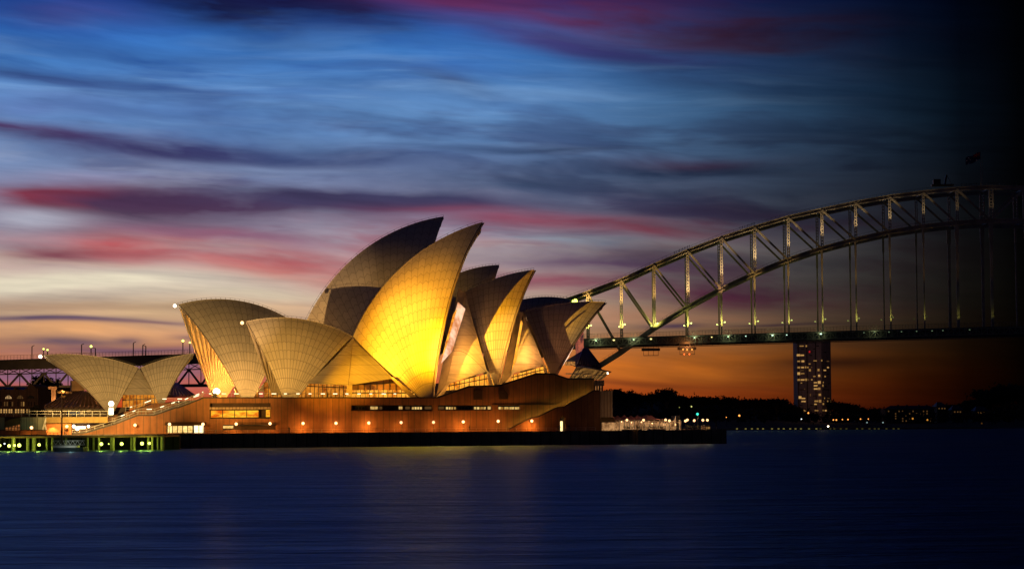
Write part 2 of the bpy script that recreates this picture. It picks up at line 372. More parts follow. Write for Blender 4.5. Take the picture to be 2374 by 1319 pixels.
class MB:
    def __init__(s, fr): s.fr = fr; s.v = []; s.f = []; s.uv = []; s.uv2 = None; s.smooth = False
    def add(s, vs, fs, uvs=None):
        b = len(s.v); s.v += [s.fr.w(p) for p in vs]
        for f in fs:
            s.f.append([b + i for i in f])
            s.uv.append([(vs[i][0] + vs[i][1], vs[i][2]) if uvs is None else uvs[i] for i in f])
        return s
    def box(s, u0, u1, v0, v1, z0, z1):
        vs = [Vector(p) for p in ((u0, v0, z0), (u1, v0, z0), (u1, v1, z0), (u0, v1, z0), (u0, v0, z1), (u1, v0, z1), (u1, v1, z1), (u0, v1, z1))]
        return s.add(vs, [(0, 1, 5, 4), (1, 2, 6, 5), (2, 3, 7, 6), (3, 0, 4, 7), (4, 5, 6, 7), (3, 2, 1, 0)])
    def pbox(s, px0, px1, py0, py1, v0, v1):
        m = (px0 + px1) / 2
        return s.box(s.fr.U_(px0, v0), s.fr.U_(px1, v0), v0, v1, s.fr.Z_(m, py1, v0), s.fr.Z_(m, py0, v0))
    def prism(s, pts, v0, v1, holes=()):
        """pts: list of (u,z); solid between v0 and v1 with open holes through it"""
        loops = [list(pts)] + [list(h) for h in holes]
        tri = tessellate_polygon([[Vector((p[0], p[1], 0)) for p in l] for l in loops])
        flat = [p for l in loops for p in l]
        n = len(flat)
        vs = [Vector((p[0], v0, p[1])) for p in flat] + [Vector((p[0], v1, p[1])) for p in flat]
        fs = []
        for t in tri:
            fs.append(t); fs.append(tuple(n + i for i in reversed(t)))
        b = 0
        for l in loops:
            k = len(l)
            for i in range(k):
                j = (i + 1) % k
                fs.append((b + i, b + j, n + b + j, n + b + i))
            b += k
        return s.add(vs, fs)
    def ppoly(s, pix, v0, v1, holes=(), base=None):
        q = lambda l: [(s.fr.P(x, y, v0).x, s.fr.P(x, y, v0).z) for x, y in l]
        pts = q(pix)
        if base is not None: pts = [(pts[0][0], base)] + pts + [(pts[-1][0], base)]
        return s.prism(pts, v0, v1, [q(h) for h in holes])
    def bar(s, a, b, w, h=None):
        a = Vector(a); b = Vector(b); h = h or w
        d = (b - a).normalized()
        r = d.cross(Vector((0, 1, 0)))
        if r.length < .1: r = d.cross(Vector((0, 0, 1)))
        r.normalize(); q = d.cross(r).normalized()
        vs = [p + r * (i * w / 2) + q * (j * h / 2) for p in (a, b) for i, j in ((-1, -1), (1, -1), (1, 1), (-1, 1))]
        return s.add(vs, [(0, 1, 2, 3), (7, 6, 5, 4), (0, 4, 5, 1), (1, 5, 6, 2), (2, 6, 7, 3), (3, 7, 4, 0)])
    def tube(s, a, b, r0, r1=None, n=8):
        a = Vector(a); b = Vector(b); r1 = r0 if r1 is None else r1
        d = (b - a).normalized(); r = d.cross(Vector((0, 1, 0)))
        if r.length < .1: r = d.cross(Vector((0, 0, 1)))
        r.normalize(); q = d.cross(r)
        vs = []
        for p, rr in ((a, r0), (b, r1)):
            for i in range(n):
                t = 2 * math.pi * i / n
                vs.append(p + (r * math.cos(t) + q * math.sin(t)) * rr)
        fs = [(i, (i + 1) % n, n + (i + 1) % n, n + i) for i in range(n)] + [tuple(range(n))[::-1], tuple(range(n, 2 * n))]
        return s.add(vs, fs)
    def ball(s, c, r, nu=10, nv=7, sz=1.0):
        c = Vector(c); vs = [c + Vector((0, 0, -r * sz))]; fs = []
        for j in range(1, nv):
            t = math.pi * j / nv
            for i in range(nu):
                a = 2 * math.pi * i / nu
                vs.append(c + Vector((r * math.sin(t) * math.cos(a), r * math.sin(t) * math.sin(a), -r * math.cos(t) * sz)))
        vs.append(c + Vector((0, 0, r * sz)))
        for i in range(nu):
            fs.append((0, 1 + (i + 1) % nu, 1 + i))
            fs.append((len(vs) - 1, 1 + (nv - 2) * nu + i, 1 + (nv - 2) * nu + (i + 1) % nu))
            for j in range(nv - 2):
                b = 1 + j * nu
                fs.append((b + i, b + (i + 1) % nu, b + nu + (i + 1) % nu, b + nu + i))
        return s.add(vs, fs)
    def build(s, name, m, parent=None, label=None, cat=None, group=None, kind=None):
        o0 = Vector((0, 0, 0))
        if parent is not None:
            p = parent
            while p is not None: o0 += p.location; p = p.parent
            vs = [v - o0 for v in s.v]; loc = Vector((0, 0, 0))
        elif kind is None:
            loc = Vector((sum(v.x for v in s.v) / len(s.v), sum(v.y for v in s.v) / len(s.v), min(v.z for v in s.v)))
            vs = [v - loc for v in s.v]
        else: vs = s.v; loc = Vector((0, 0, 0))
        me = bpy.data.meshes.new(name)
        me.from_pydata([tuple(v) for v in vs], [], s.f)
        ul = me.uv_layers.new(name='UVMap')
        k = 0
        flat = []
        for f in s.uv:
            for q in f: flat += [q[0], q[1]]
        ul.data.foreach_set('uv', flat)
        if s.uv2:
            u2 = me.uv_layers.new(name='Wid'); flat = []
            for f in s.uv2:
                for q in f: flat += [q[0], q[1]]
            u2.data.foreach_set('uv', flat)
        ms = m if isinstance(m, (list, tuple)) else [m]
        for x in ms: me.materials.append(x)
        if hasattr(s, 'mi'): me.polygons.foreach_set('material_index', s.mi)
        if s.smooth: me.polygons.foreach_set('use_smooth', [True] * len(me.polygons))
        me.update()
        o = bpy.data.objects.new(name, me); COL.objects.link(o)
        o.location = loc
        if parent is not None: o.parent = parent
        tag(o, label, cat, group, kind)
        return o


def tag(o, label=None, cat=None, group=None, kind=None):
    for k, v in (('label', label), ('category', cat), ('group', group), ('kind', kind)):
        if v: o[k] = v
    return o


def thing(name, loc, label, cat, group=None):
    o = bpy.data.objects.new(name, None); COL.objects.link(o)
    o.location = loc; o.empty_display_size = .5
    return tag(o, label, cat, group)


def light(name, kind, loc, power, rgb, parent, radius=.3, target=None, spot=60, blend=.6):
    d = bpy.data.lights.new(name, kind); d.energy = power; d.color = rgb
    if kind != 'SUN': d.shadow_soft_size = radius
    if kind == 'SPOT': d.spot_size = math.radians(spot); d.spot_blend = blend
    o = bpy.data.objects.new(name, d); COL.objects.link(o)
    o0 = Vector((0, 0, 0)); p = parent
    while p is not None: o0 += p.location; p = p.parent
    o.location = loc - o0
    if parent is not None: o.parent = parent
    if target is not None: o.rotation_euler = (target - loc).to_track_quat('-Z', 'Y').to_euler()
    return o


# ------------------------------------------------------------------ water, land
b = MB(FW_(0)); b.add([Vector(p) for p in ((-9000, -300, 0), (9000, -300, 0), (9000, 14000, 0), (-9000, 14000, 0))], [(0, 1, 2, 3)])
mw = bpy.data.materials.new('harbour_water'); mw.use_nodes = True
G = NG(mw.node_tree); mw.node_tree.nodes.clear()
tcn = G.n('ShaderNodeTexCoord')
s = G.n('ShaderNodeSeparateXYZ'); G.put(s.inputs[0], tcn.outputs['Object'])
h1 = G.noise(G.xyz(G.m('MULTIPLY', s.outputs[0], .05), G.m('MULTIPLY', s.outputs[1], .16), 0.0), 1.0, 5.0, .62)
h2 = G.noise(G.xyz(G.m('MULTIPLY', s.outputs[0], .5), G.m('MULTIPLY', s.outputs[1], 1.1), 0.0), 1.0, 3.0, .6)
bp = G.n('ShaderNodeBump'); bp.inputs['Strength'].default_value = 1.0; bp.inputs['Distance'].default_value = 1.0
G.put(bp.inputs['Height'], G.m('ADD', G.m('MULTIPLY', h1, 3.6), G.m('MULTIPLY', h2, .38)))
gl = G.n('ShaderNodeBsdfGlossy'); gl.inputs['Roughness'].default_value = .42
G.put(gl.inputs['Color'], G.ramp(h1, [(.32, (.13, .31, .46)), (.70, (.32, .62, .80))])); G.put(gl.inputs['Normal'], bp.outputs[0])
df = G.n('ShaderNodeBsdfDiffuse'); df.inputs['Color'].default_value = (.004, .012, .028, 1)
g2 = G.n('ShaderNodeBsdfGlossy'); g2.inputs['Roughness'].default_value = .36
g2.inputs['Color'].default_value = (.36, .38, .42, 1)
mx = G.n('ShaderNodeMixShader'); mx.inputs[0].default_value = .2
mw.node_tree.links.new(gl.outputs[0], mx.inputs[1]); mw.node_tree.links.new(g2.outputs[0], mx.inputs[2])
asd = G.n('ShaderNodeAddShader'); mw.node_tree.links.new(mx.outputs[0], asd.inputs[0]); mw.node_tree.links.new(df.outputs[0], asd.inputs[1])
om = G.n('ShaderNodeOutputMaterial'); mw.node_tree.links.new(asd.outputs[0], om.inputs[0])
b.build('water', mw, kind='structure')

ZP = 3.0     # promenade level
# quay: the promenade slab from u=-? to u=? behind the sea wall
uL = FB.U_(-160, 0); uR = FB.U_(1470, 0)
b = MB(FB); b.box(uL, uR, .6, 175, -3, ZP); b.build('promenade', M_PAVE, kind='structure')
b = MB(FB); b.box(uL, uR, 0, .597, -3, ZP + .25)
sw = b.build('seawall', M_SEAWALL, label='long dark concrete sea wall below the promenade of the opera house', cat='sea wall')
# the northern end of the quay, standing a little forward
uE = FB.U_(1681, -4)
b = MB(FB); b.box(uR - .5, uE - 4, -4, 60, -3, ZP - .003)
q = b.build('quay', M_PAVE, kind='structure')
b = MB(FB); b.box(uR - .8, uE, -4.6, -4.003, -3, ZP + .3); b.box(uE - 4, uE, -4.002, 60, -3, ZP + .28); b.box(uR - .8, uR + .1, -4.002, -.01, -3, ZP + .25)
b.build('seawall', M_SEAWALL, label='projecting end of the sea wall right of the opera house, faintly lit at its corner', cat='sea wall')
# city shore behind the opera house (left) and far shore (right)
b = MB(FW_(0))
sh = [(-700, 640), (-170, 640), (-40, 760), (20, 1000), (0, 1220), (40, 1330), (40, 2600), (-700, 2600)]
b.add([Vector((x, y, 2.2)) for x, y in sh] + [Vector((x, y, -2)) for x, y in sh], [tuple(range(8)), *[(i, (i + 1) % 8, 8 + (i + 1) % 8, 8 + i) for i in range(8)]])
b.build('city_ground', M_GRASS, kind='structure')


def hill(name, prof, d0, d1, nx=70, ny=10, m=M_GRASS, shorey=1003):
    """terrain whose skyline follows prof (px,py) at distance d1 and falls to the water at d0"""
    vs, fs = [], []
    x0, x1 = prof[0][0], prof[-1][0]
    for i in range(nx + 1):
        px = x0 + (x1 - x0) * i / nx
        for k in range(len(prof) - 1):
            if prof[k][0] <= px <= prof[k + 1][0]:
                t = (px - prof[k][0]) / (prof[k + 1][0] - prof[k][0]); py = prof[k][1] * (1 - t) + prof[k + 1][1] * t
        top = CH + ray(px, py)[1] * d1
        for j in range(ny + 1):
            t = j / ny
            d = d0 + (d1 - d0) * t
            z = -1 + 3 * min(1, t * 12) + (top - 2) * (t ** 1.5)
            z += random.uniform(-.4, .4) * t
            vs.append(Vector(((px - CX) / FX * d, d, z)))
    for i in range(nx):
        for j in range(ny):
            a = i * (ny + 1) + j
            fs.append((a, a + ny + 1, a + ny + 2, a + 1))
    bb = MB(FW_(0)); bb.add(vs, fs); bb.smooth = True
    return bb.build(name, m, kind='structure')


PROF1 = [(1150, 925), (1400, 918), (1500, 924), (1600, 930), (1700, 936), (1760, 942), (1830, 952), (1900, 962), (2000, 966), (2100, 968), (2200, 966), (2300, 955), (2420, 940), (2700, 930)]
hill('far_hill', PROF1, 1285, 1950)

# ------------------------------------------------------------------ opera house
OH = thing('opera_house', FB.w((60, 20, ZP)), 'opera house with tall white sail shells lit gold above a granite podium', 'opera house')


def sphere4(P4):
    from mathutils import Matrix
    A = Matrix([2 * (P4[i] - P4[3]) for i in range(3)])
    bb = Vector([P4[i].dot(P4[i]) - P4[3].dot(P4[3]) for i in range(3)])
    C = A.inverted() @ bb
    return C, (P4[0] - C).length


def circ3(C, va, T, R, Mid):
    """centre (in the plane v=va) and angles of the ridge circle"""
    c = Vector((C.x, va, C.z)); r = (T - c).length
    at = math.atan2(T.z - c.z, T.x - c.x); ar = math.atan2(R.z - c.z, R.x - c.x)
    return c, r, at, ar


SHELL = {}; SH2 = {}


def shell(FQ, T, Mid, R, F, va, w, ribs, label=None, far=True, thick=1.0, lo=.04, key=None):
    T3, M3, R3 = (FQ.P(*q, va) for q in (T, Mid, R)); F3 = FQ.P(*F, va - w)
    C, rad = sphere4([T3, M3, R3, F3])
    c, r, at, ar = circ3(C, va, T3, R3, M3)
    rp = 6; n = ribs * rp; ns = 40
    root = None
    for side in (0, 1) if far else (0,):
        vs, uv, wd = [], [], []
        def put(inner):
            for i in range(n + 1):
                a = at + (ar - at) * i / n
                e = Vector((c.x + r * math.cos(a), va, c.z + r * math.sin(a))) - C
                f_ = F3 - C
                om_ = e.angle(f_)
                for j in range(ns + 1):
                    t = lo + (1 - lo) * j / ns
                    d = (f_ * math.sin((1 - t) * om_) + e * math.sin(t * om_)) / math.sin(om_)
                    p = C + d
                    wr = rad * math.sin(min(t * om_, 1.57)) * abs(ar - at) * r / rad / max(math.sin(om_), .2) / ribs
                    if inner:
                        ph = abs(((i / rp) % 1) - .5) * 2
                        th = thick * (.35 + .45 * t) + min(wr * .9, 2.4) * max(0, 1 - ph * 1.7) ** .6
                        p = C + d * ((rad - th) / rad)
                    if side: p = Vector((p.x, 2 * va - p.y, p.z))
                    elif inner is False: pass
                    # keep the two halves a hair apart at the ridge
                    if side == 0 and p.y > va - .01: p.y = va - .01
                    if side == 1 and p.y < va + .01: p.y = va + .01
                    vs.append(p); uv.append((i / rp, t * om_ * rad)); wd.append((wr, 0))
        put(False); put(True)
        N = (n + 1) * (ns + 1); fs = []; mi = []
        for i in range(n):
            for j in range(ns):
                a = i * (ns + 1) + j
                fs.append((a, a + 1, a + ns + 2, a + ns + 1)); mi.append(0)
                fs.append((N + a, N + a + ns + 1, N + a + ns + 2, N + a + 1)); mi.append(1)
        for i in (0, n):
            for j in range(ns):
                a = i * (ns + 1) + j; fs.append((a, a + 1, N + a + 1, N + a)); mi.append(1)
        for j in (0, ns):
            for i in range(n):
                a = i * (ns + 1) + j; fs.append((a, a + ns + 1, N + a + ns + 1, N + a)); mi.append(1)
        bb = MB(FQ); bb.smooth = False
        bb.add(vs, fs, uv); bb.uv2 = [[wd[i] for i in f] for f in fs]; bb.mi = mi
        o = bb.build('roof_shell', [M_TILE, M_CONC], OH, label=(label if side == 0 else None))
        me = o.data
        me.polygons.foreach_set('use_smooth', [k < 2 * n * ns and mi[k] == 0 for k in range(len(mi))])
        if root is None: root = o
    SHELL[key] = (root, T3, FQ); SH2[key] = (root, T3, FQ, F3, C)
    # hand rail wires along the ridge
    bb = MB(FQ)
    pr = None
    for i in range(0, 25):
        a = at + (ar - at) * i / 24
        p = Vector((c.x + (r + .42) * math.cos(a), va, c.z + (r + .42) * math.sin(a)))
        q = Vector((c.x + (r - .05) * math.cos(a), va, c.z + (r - .05) * math.sin(a)))
        bb.bar(q, p, .07)
        if pr is not None: bb.bar(pr, p, .05)
        pr = p
    bb.build('ridge_rail', M_DARK, root)
    return root


shell(FN, (570, 745), (690, 738), (818, 780), (667, 950), 0, 17, 17, 'low near shell opening left, beside the tall gold one', key='NA')
shell(FN, (1118, 515), (930, 620), (818, 780), (998, 942), 0, 20, 18, 'tallest near shell, brilliantly floodlit yellow', key='NC')
shell(FN, (1238, 625), (1150, 645), (1078, 677), (1150, 905), 6.5, 22, 11, 'second near shell, half yellow and half in shadow', key='ND')
shell(FN, (1403, 700), (1295, 704), (1213, 722), (1281, 880), 12, 22, 13, 'northernmost near shell with a sharp low beak', key='NE')
shell(FF, (413, 706), (540, 695), (668, 738), (573, 950), 0, 19, 17, 'rear hall shell opening left over a glowing foyer', key='FA')
shell(FF, (1028, 502), (832, 588), (711, 742), (935, 950), 0, 23, 19, 'tall dark rear shell behind the gold one', key='FC')
shell(FF, (1157, 614), (1078, 628), (985, 680), (1100, 900), 0, 20, 10, 'small dark rear shell tip between two near shells', key='FD')
shell(FF, (1327, 695), (1264, 688), (1160, 712), (1230, 880), 0, 20, 11, 'low blue rear shell by the bridge', key='FE')
shell(FS, (102, 823), (230, 827), (322, 852), (258, 966), 0, 17, 18, 'small restaurant shell opening left', key='SA', thick=.7)
shell(FS, (449, 819), (389, 830), (325, 852), (374, 948), 0, 15, 13, 'small restaurant shell opening right', key='SB', thick=.7)


def patch(pix, name='side_shell', m=M_SIDE, th=.8, label=None, bulge=0.0, n=10, FQ=FN):
    """a quad/triangle patch between corner points (px,py,v), slightly bulging towards the viewer"""
    c = [FQ.P(*p) for p in pix]
    if len(c) == 3: c = [c[0], c[0], c[1], c[2]]           # top, top, right bottom, left bottom
    vs = []
    for lay in (0, 1):
        for i in range(n + 1):
            for j in range(n + 1):
                s_, t_ = i / n, j / n
                top = c[0].lerp(c[1], s_); bot = c[3].lerp(c[2], s_)
                p = top.lerp(bot, t_)
                p = p + Vector((0, -bulge * 4 * s_ * (1 - s_) * math.sin(math.pi * min(t_, .5)) + lay * th, 0))
                vs.append(p)
    N = (n + 1) ** 2; fs = []
    for i in range(n):
        for j in range(n):
            a = i * (n + 1) + j; fs += [(a, a + 1, a + n + 2, a + n + 1), (N + a, N + a + n + 1, N + a + n + 2, N + a + 1)]
    for k in range(n):
        a = k * (n + 1); e = a + n
        fs += [(a, a + n + 1, N + a + n + 1, N + a), (e, e + n + 1, N + e + n + 1, N + e), (k, k + 1, N + k + 1, N + k),
               (n * (n + 1) + k, n * (n + 1) + k + 1, N + n * (n + 1) + k + 1, N + n * (n + 1) + k)]
    bb = MB(FQ); bb.add(vs, fs); bb.smooth = False
    return bb.build(name, m, OH, label=label)


def edge_rib(key, tcut=.04, rd=.30):
    r_, T3, FQ, F3, C = SH2[key]
    bb = MB(FQ); e = T3 - C; f_ = F3 - C; om_ = e.angle(f_); n = 40; vs = []
    for j in range(n + 1):
        t = tcut + (1 - tcut) * j / n
        d = (f_ * math.sin((1 - t) * om_) + e * math.sin(t * om_)) / math.sin(om_)
        p = C + d * .996 + Vector((.30, .05, 0))
        for k in range(6):
            a = k * math.pi / 3; vs.append(p + Vector((math.cos(a) * rd, math.sin(a) * rd, 0)))
    fs = [(6 * j + k, 6 * j + (k + 1) % 6, 6 * j + 6 + (k + 1) % 6, 6 * j + 6 + k) for j in range(n) for k in range(6)]
    bb.add(vs, fs); bb.smooth = True
    bb.build('edge_rib', M_CONC, r_)
for k_ in ('NC', 'ND', 'NE'): edge_rib(k_)
for px, py, v, tx, ty, tv, pw, an, rgb in ((1052, 800, 3, 1106, 560, 3, 52000, 20, (1, .72, .46)), (1190, 830, 8, 1229, 655, 9, 14000, 18, (1, .62, .3)),
        (1215, 850, -26, 1262, 760, 3, 9000, 46, (1, .38, .12)), (1092, 850, -26, 1128, 760, 0, 4500, 24, (1, .42, .14)), (1190, 880, -26, 1085, 615, -8, 60000, 11, (1, .74, .5))):
    light('mouth_and_fill_spot', 'SPOT', FN.w(FN.P(px, py, v)), pw, rgb, OH, .5, FN.w(FN.P(tx, ty, tv)), an, 1.0)  # spots inside the mouths, plus added ones out front brightening shells and rim
# side shells between the vaults of the near hall
patch([(818, 783, -0.5), (807, 893, -20), (704, 888, -14)], bulge=.8)
patch([(819, 783, -0.5), (912, 877, -15), (808, 893, -20)], bulge=.8)
patch([(815, 786, -1.6), (821, 786, -1.6), (816, 921, -20.4), (803, 921, -20.4)], 'buttress', M_CONC, 1.0)
patch([(1079, 680, -0.6), (1129, 861, -16), (1036, 890, -14)], bulge=1.0)
patch([(1214, 726, -0.6), (1262, 846, -16), (1186, 866, -14)], bulge=1.0)
patch([(1128, 858, -16), (1134, 862, -16.5), (1145, 897, -18), (1136, 897, -18)], 'buttress', M_CONC, .8)
patch([(1260, 844, -16), (1265, 846, -16.5), (1272, 872, -18), (1264, 872, -18)], 'buttress', M_CONC, .8)
patch([(905, 874, -15), (912, 874, -15.5), (968, 921, -19), (952, 921, -19)], 'buttress', M_CONC, .8)
patch([(1041, 884, -14.2), (1046, 884, -14.5), (1024, 921, -17), (1012, 921, -17)], 'buttress', M_CONC, .8)
patch([(1189, 862, -14.2), (1193, 862, -14.5), (1172, 900, -17), (1162, 900, -17)], 'buttress', M_CONC, .8)
# louvre walls glowing between shell mouth and side shell
patch([(1064, 668, -0.4), (1079, 680, -0.4), (1040, 888, -13), (1012, 915, -11)], 'louvre_wall', M_CONC, .5, n=8)
patch([(1200, 722, -0.4), (1213, 724, -0.4), (1188, 868, -13), (1160, 893, -11)], 'louvre_wall', M_CONC, .5, n=8)
patch([(1062, 700, -9), (1079, 716, -9), (1048, 815, -13), (1023, 842, -14)], 'lit_glazing', glow('lit_glazing', (1.0, .60, .38), 1.25, .7, .35, .18, dark=(.6, .2, .07)), .3, n=8)
patch([(1051, 728, -10), (1060, 716, -10), (1036, 800, -13), (1022, 838, -14)], 'lit_glazing', G_FOYB, .3, n=8)
patch([(1208, 742, -8), (1212, 748, -8), (1196, 838, -12), (1186, 862, -13)], 'lit_glazing', G_FOYB, .3, n=8)
# side shells of the restaurant
patch([(323, 852, -.6), (358, 915, -10), (284, 915, -10)], bulge=.8, FQ=FS)
patch([(637, 858, -3), (692, 908, -6), (596, 908, -6)], bulge=.6, FQ=FF)

# foyers under the shells: glazed walls with bronze mullions
def foyer(px0, px1, yt0, yt1, yb0, yb1, v, m, mull=8, name='foyer_glazing', FQ=FN):
    bb = MB(FQ); bb.ppoly([(px0, yb0), (px0, yt0), (px1, yt1), (px1, yb1)], v, v + .4)
    o = bb.build(name, m, OH)
    bb = MB(FQ)
    for i in range(mull + 1):
        t = i / mull; px = px0 + (px1 - px0) * t
        yb, yt = yb0 + (yb1 - yb0) * t, yt0 + (yt1 - yt0) * t
        bb.bar(FQ.P(px, yb, v - .12), FQ.P(px, yt, v - .12), .14, .2)
    bb.bar(FQ.P(px0, (yb0 * .35 + yt0 * .65), v - .16), FQ.P(px1, (yb1 * .35 + yt1 * .65), v - .16), .22, .2)
    bb.build('mullion', M_DARK, o)
    return o


foyer(690, 806, 879, 886, 922, 922, -10, G_FOY, 12)
foyer(815, 962, 885, 874, 905, 905, -10, M_TIMBER, 10, name='timber_ceiling')
foyer(815, 962, 904, 904, 922, 922, -10.1, G_FOYB, 14)
foyer(1030, 1146, 892, 862, 905, 897, -8, G_FOYB, 10)
foyer(1180, 1272, 872, 846, 884, 868, -6, G_FOYB, 9)
foyer(612, 694, 886, 884, 922, 922, 15, G_FOY, 8)
foyer(545, 600, 888, 892, 922, 922, 1, G_FOY, 8, FQ=FF)
foyer(284, 366, 914, 914, 952, 940, 2, G_FOY, 10, FQ=FS)

# ---- podium
ST = [(168, 1007), (200, 1004), (259, 986), (264, 985.5), (319, 964), (357, 964), (408, 946), (414, 946), (464, 926.5), (470, 923)]
TOP = ST + [(1015, 923), (1087, 898), (1157, 896), (1244, 868), (1284, 869), (1316, 880), (1377, 880), (1377, 906), (1391, 906), (1391, 1003)]
H_ = lambda x0, x1, y0, y1: [(x0, y1), (x0, y0), (x1, y0), (x1, y1)]
holes = [H_(487, 628, 934, 970), H_(814, 1003, 939, 952), H_(1015, 1141, 939, 951), H_(1154, 1207, 939, 949), H_(517, 640, 984, 996), H_(386, 474, 981, 1003.5),
         [(1298, 1002), (1298, 972), (1303, 967), (1309, 972), (1309, 1002)]]
pts = [(FB.P(x, y, 10).x, FB.P(x, y, 10).z) for x, y in TOP]
pts[-1] = (pts[-1][0], ZP - .5); pts = [(pts[0][0], ZP - .5)] + pts
b = MB(FB)
b.prism(pts, 10, 11.6, [[(FB.P(x, y, 10).x, FB.P(x, y, 10).z) for x, y in h] for h in holes])
pod = b.build('podium_wall', M_PANEL, OH)
b = MB(FB)
pt2 = [(FB.P(x, y, 10).x + 1.2, FB.P(x, y, 10).z - .25) for x, y in TOP[-11:]]
pt2 = [(FB.P(472, 923, 10).x, FB.P(472, 923, 10).z - .25)] + pt2[1:]
pt2[-1] = (pt2[-1][0] - 1.6, ZP - .4); pt2[-2] = (pt2[-2][0] - 1.6, pt2[-2][1])
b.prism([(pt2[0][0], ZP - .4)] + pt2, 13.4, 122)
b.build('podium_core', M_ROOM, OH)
# the stair flank: a wall and the broad steps behind it
b = MB(FB)
sp_ = [(FB.P(x, y, 10).x, FB.P(x, y, 10).z - .3) for x, y in ST]
steps = [(sp_[0][0], ZP - .4)]
for k in range(len(sp_) - 1):
    (u0, z0), (u1, z1) = sp_[k], sp_[k + 1]
    m_ = max(1, int((z1 - z0) / .3))
    for i in range(m_):
        za = z0 + (z1 - z0) * (i + 1) / m_
        steps += [(u0 + (u1 - u0) * i / m_, za), (u0 + (u1 - u0) * (i + 1) / m_ - .001, za)]
steps.append((steps[-1][0] + .002, ZP - .4))
b.prism(steps, 13.6, 36)
b.build('stairs', M_PAVE, OH)
# cap along the top edge
def capline(pix, v, hgt=.28, dep=.5, m=M_DARK, name='coping', off=.02):
    bb = MB(FB)
    P_ = [FB.P(x, y, v) for x, y in pix]
    for a, c_ in zip(P_, P_[1:]): bb.bar(a + Vector((0, .2 - off, hgt / 2)), c_ + Vector((0, .2 - off, hgt / 2)), hgt, dep)
    return bb.build(name, m, pod)
capline(ST + [(1015, 923)], 10)
capline(TOP[len(ST):len(ST) + 7], 10, hgt=.4)
b = MB(FB); b.ppoly([(1157, 903), (1170, 903), (1178, 913), (1178, 925), (1159, 925)], 9.2, 9.97); b.build('hatch_shade_box', M_ROOM, pod)  # dark prism on the wall, standing in for a shaded hatch recess
b = MB(FB); b.ppoly([(1098, 903), (1118, 903), (1118, 926), (1098, 926)], 9.85, 9.97); b.build('hatch_shade_plate', M_ROOM, pod)  # thin dark plate for a hatch recess, its shade put into the colour
# recesses: lit rooms behind openings
def room(x0, x1, y0, y1, m, v=11.2, name='window', sill=True, mull=0):
    bb = MB(FB); bb.pbox(x0, x1, y0, y1, v, v + .25)
    o = bb.build(name, m, pod)
    if mull:
        bb = MB(FB)
        for i in range(mull + 1):
            px = x0 + (x1 - x0) * i / mull
            bb.bar(FB.P(px, y0, v - .1), FB.P(px, y1, v - .1), .16, .12)
        bb.bar(FB.P(x0, y0, v - .1), FB.P(x1, y0, v - .1), .2, .12)
        bb.build('window_frame', M_DARK, o)
    return o
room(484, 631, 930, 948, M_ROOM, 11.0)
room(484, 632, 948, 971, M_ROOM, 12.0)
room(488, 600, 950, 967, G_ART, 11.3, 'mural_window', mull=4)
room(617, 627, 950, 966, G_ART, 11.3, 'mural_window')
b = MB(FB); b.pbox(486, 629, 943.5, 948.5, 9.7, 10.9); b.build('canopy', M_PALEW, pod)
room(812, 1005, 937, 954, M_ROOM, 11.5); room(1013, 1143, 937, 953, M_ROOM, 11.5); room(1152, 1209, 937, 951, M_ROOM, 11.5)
for x0, x1, m in ((818, 846, M_GLASSD), (859, 876, G_CREAM), (880, 886, G_WIND), (925, 933, G_CREAM), (940, 950, G_WIND), (954, 979, G_CREAM), (985, 1002, G_WIND),
                  (1017, 1029, G_WIND), (1033, 1058, G_CREAM), (1062, 1094, M_GLASSD), (1098, 1127, G_CREAM), (1131, 1140, G_CREAM), (1155, 1205, G_CREAM)):
    room(x0, x1, 942, 948.5, m, 11.2, 'window', mull=0 if x1 - x0 < 20 else 4)
b = MB(FB); b.pbox(1140, 1291, 936.6, 937.6, 9.8, 9.99); b.build('ledge', M_DARK, pod)
room(515, 642, 983, 998, M_ROOM, 11.5); room(518, 541, 986.5, 992.5, G_SHOP, 11.2)
b = MB(FB); b.pbox(549, 641, 983.5, 986, 9.3, 10.9); b.build('canopy', M_DARK, pod)
room(384, 476, 978, 1004, M_ROOM, 12.4, 'shop_room'); room(388, 447, 986, 1003, G_SHOP, 11.8, 'shop_window', mull=5); room(449, 473, 985, 1003, glow('lit_shop_bright', (1, .8, .4), 2.4), 11.8, 'shop_window', mull=2)
b = MB(FB)
a0, a1 = FB.P(384, 978, 9.9), FB.P(476, 978, 9.9)
f0, f1 = FB.P(381, 984.5, 7.9), FB.P(479, 984.5, 7.9)
b.add([a0, a1, f1, f0, a0 + Vector((0, 0, -.15)), a1 + Vector((0, 0, -.15)), f1 + Vector((0, 0, -.15)), f0 + Vector((0, 0, -.15))],
      [(0, 1, 2, 3), (7, 6, 5, 4), (3, 2, 6, 7), (0, 3, 7, 4), (1, 5, 6, 2)])
b.build('awning', mat('awning_cloth', (.10, .06, .03), .8), pod)
room(1296, 1311, 965, 1003, M_ROOM, 12.2, 'doorway'); room(1299, 1304.5, 976, 1002, glow('lit_doorway', (1, .7, .3), 2.0), 11.8, 'door')
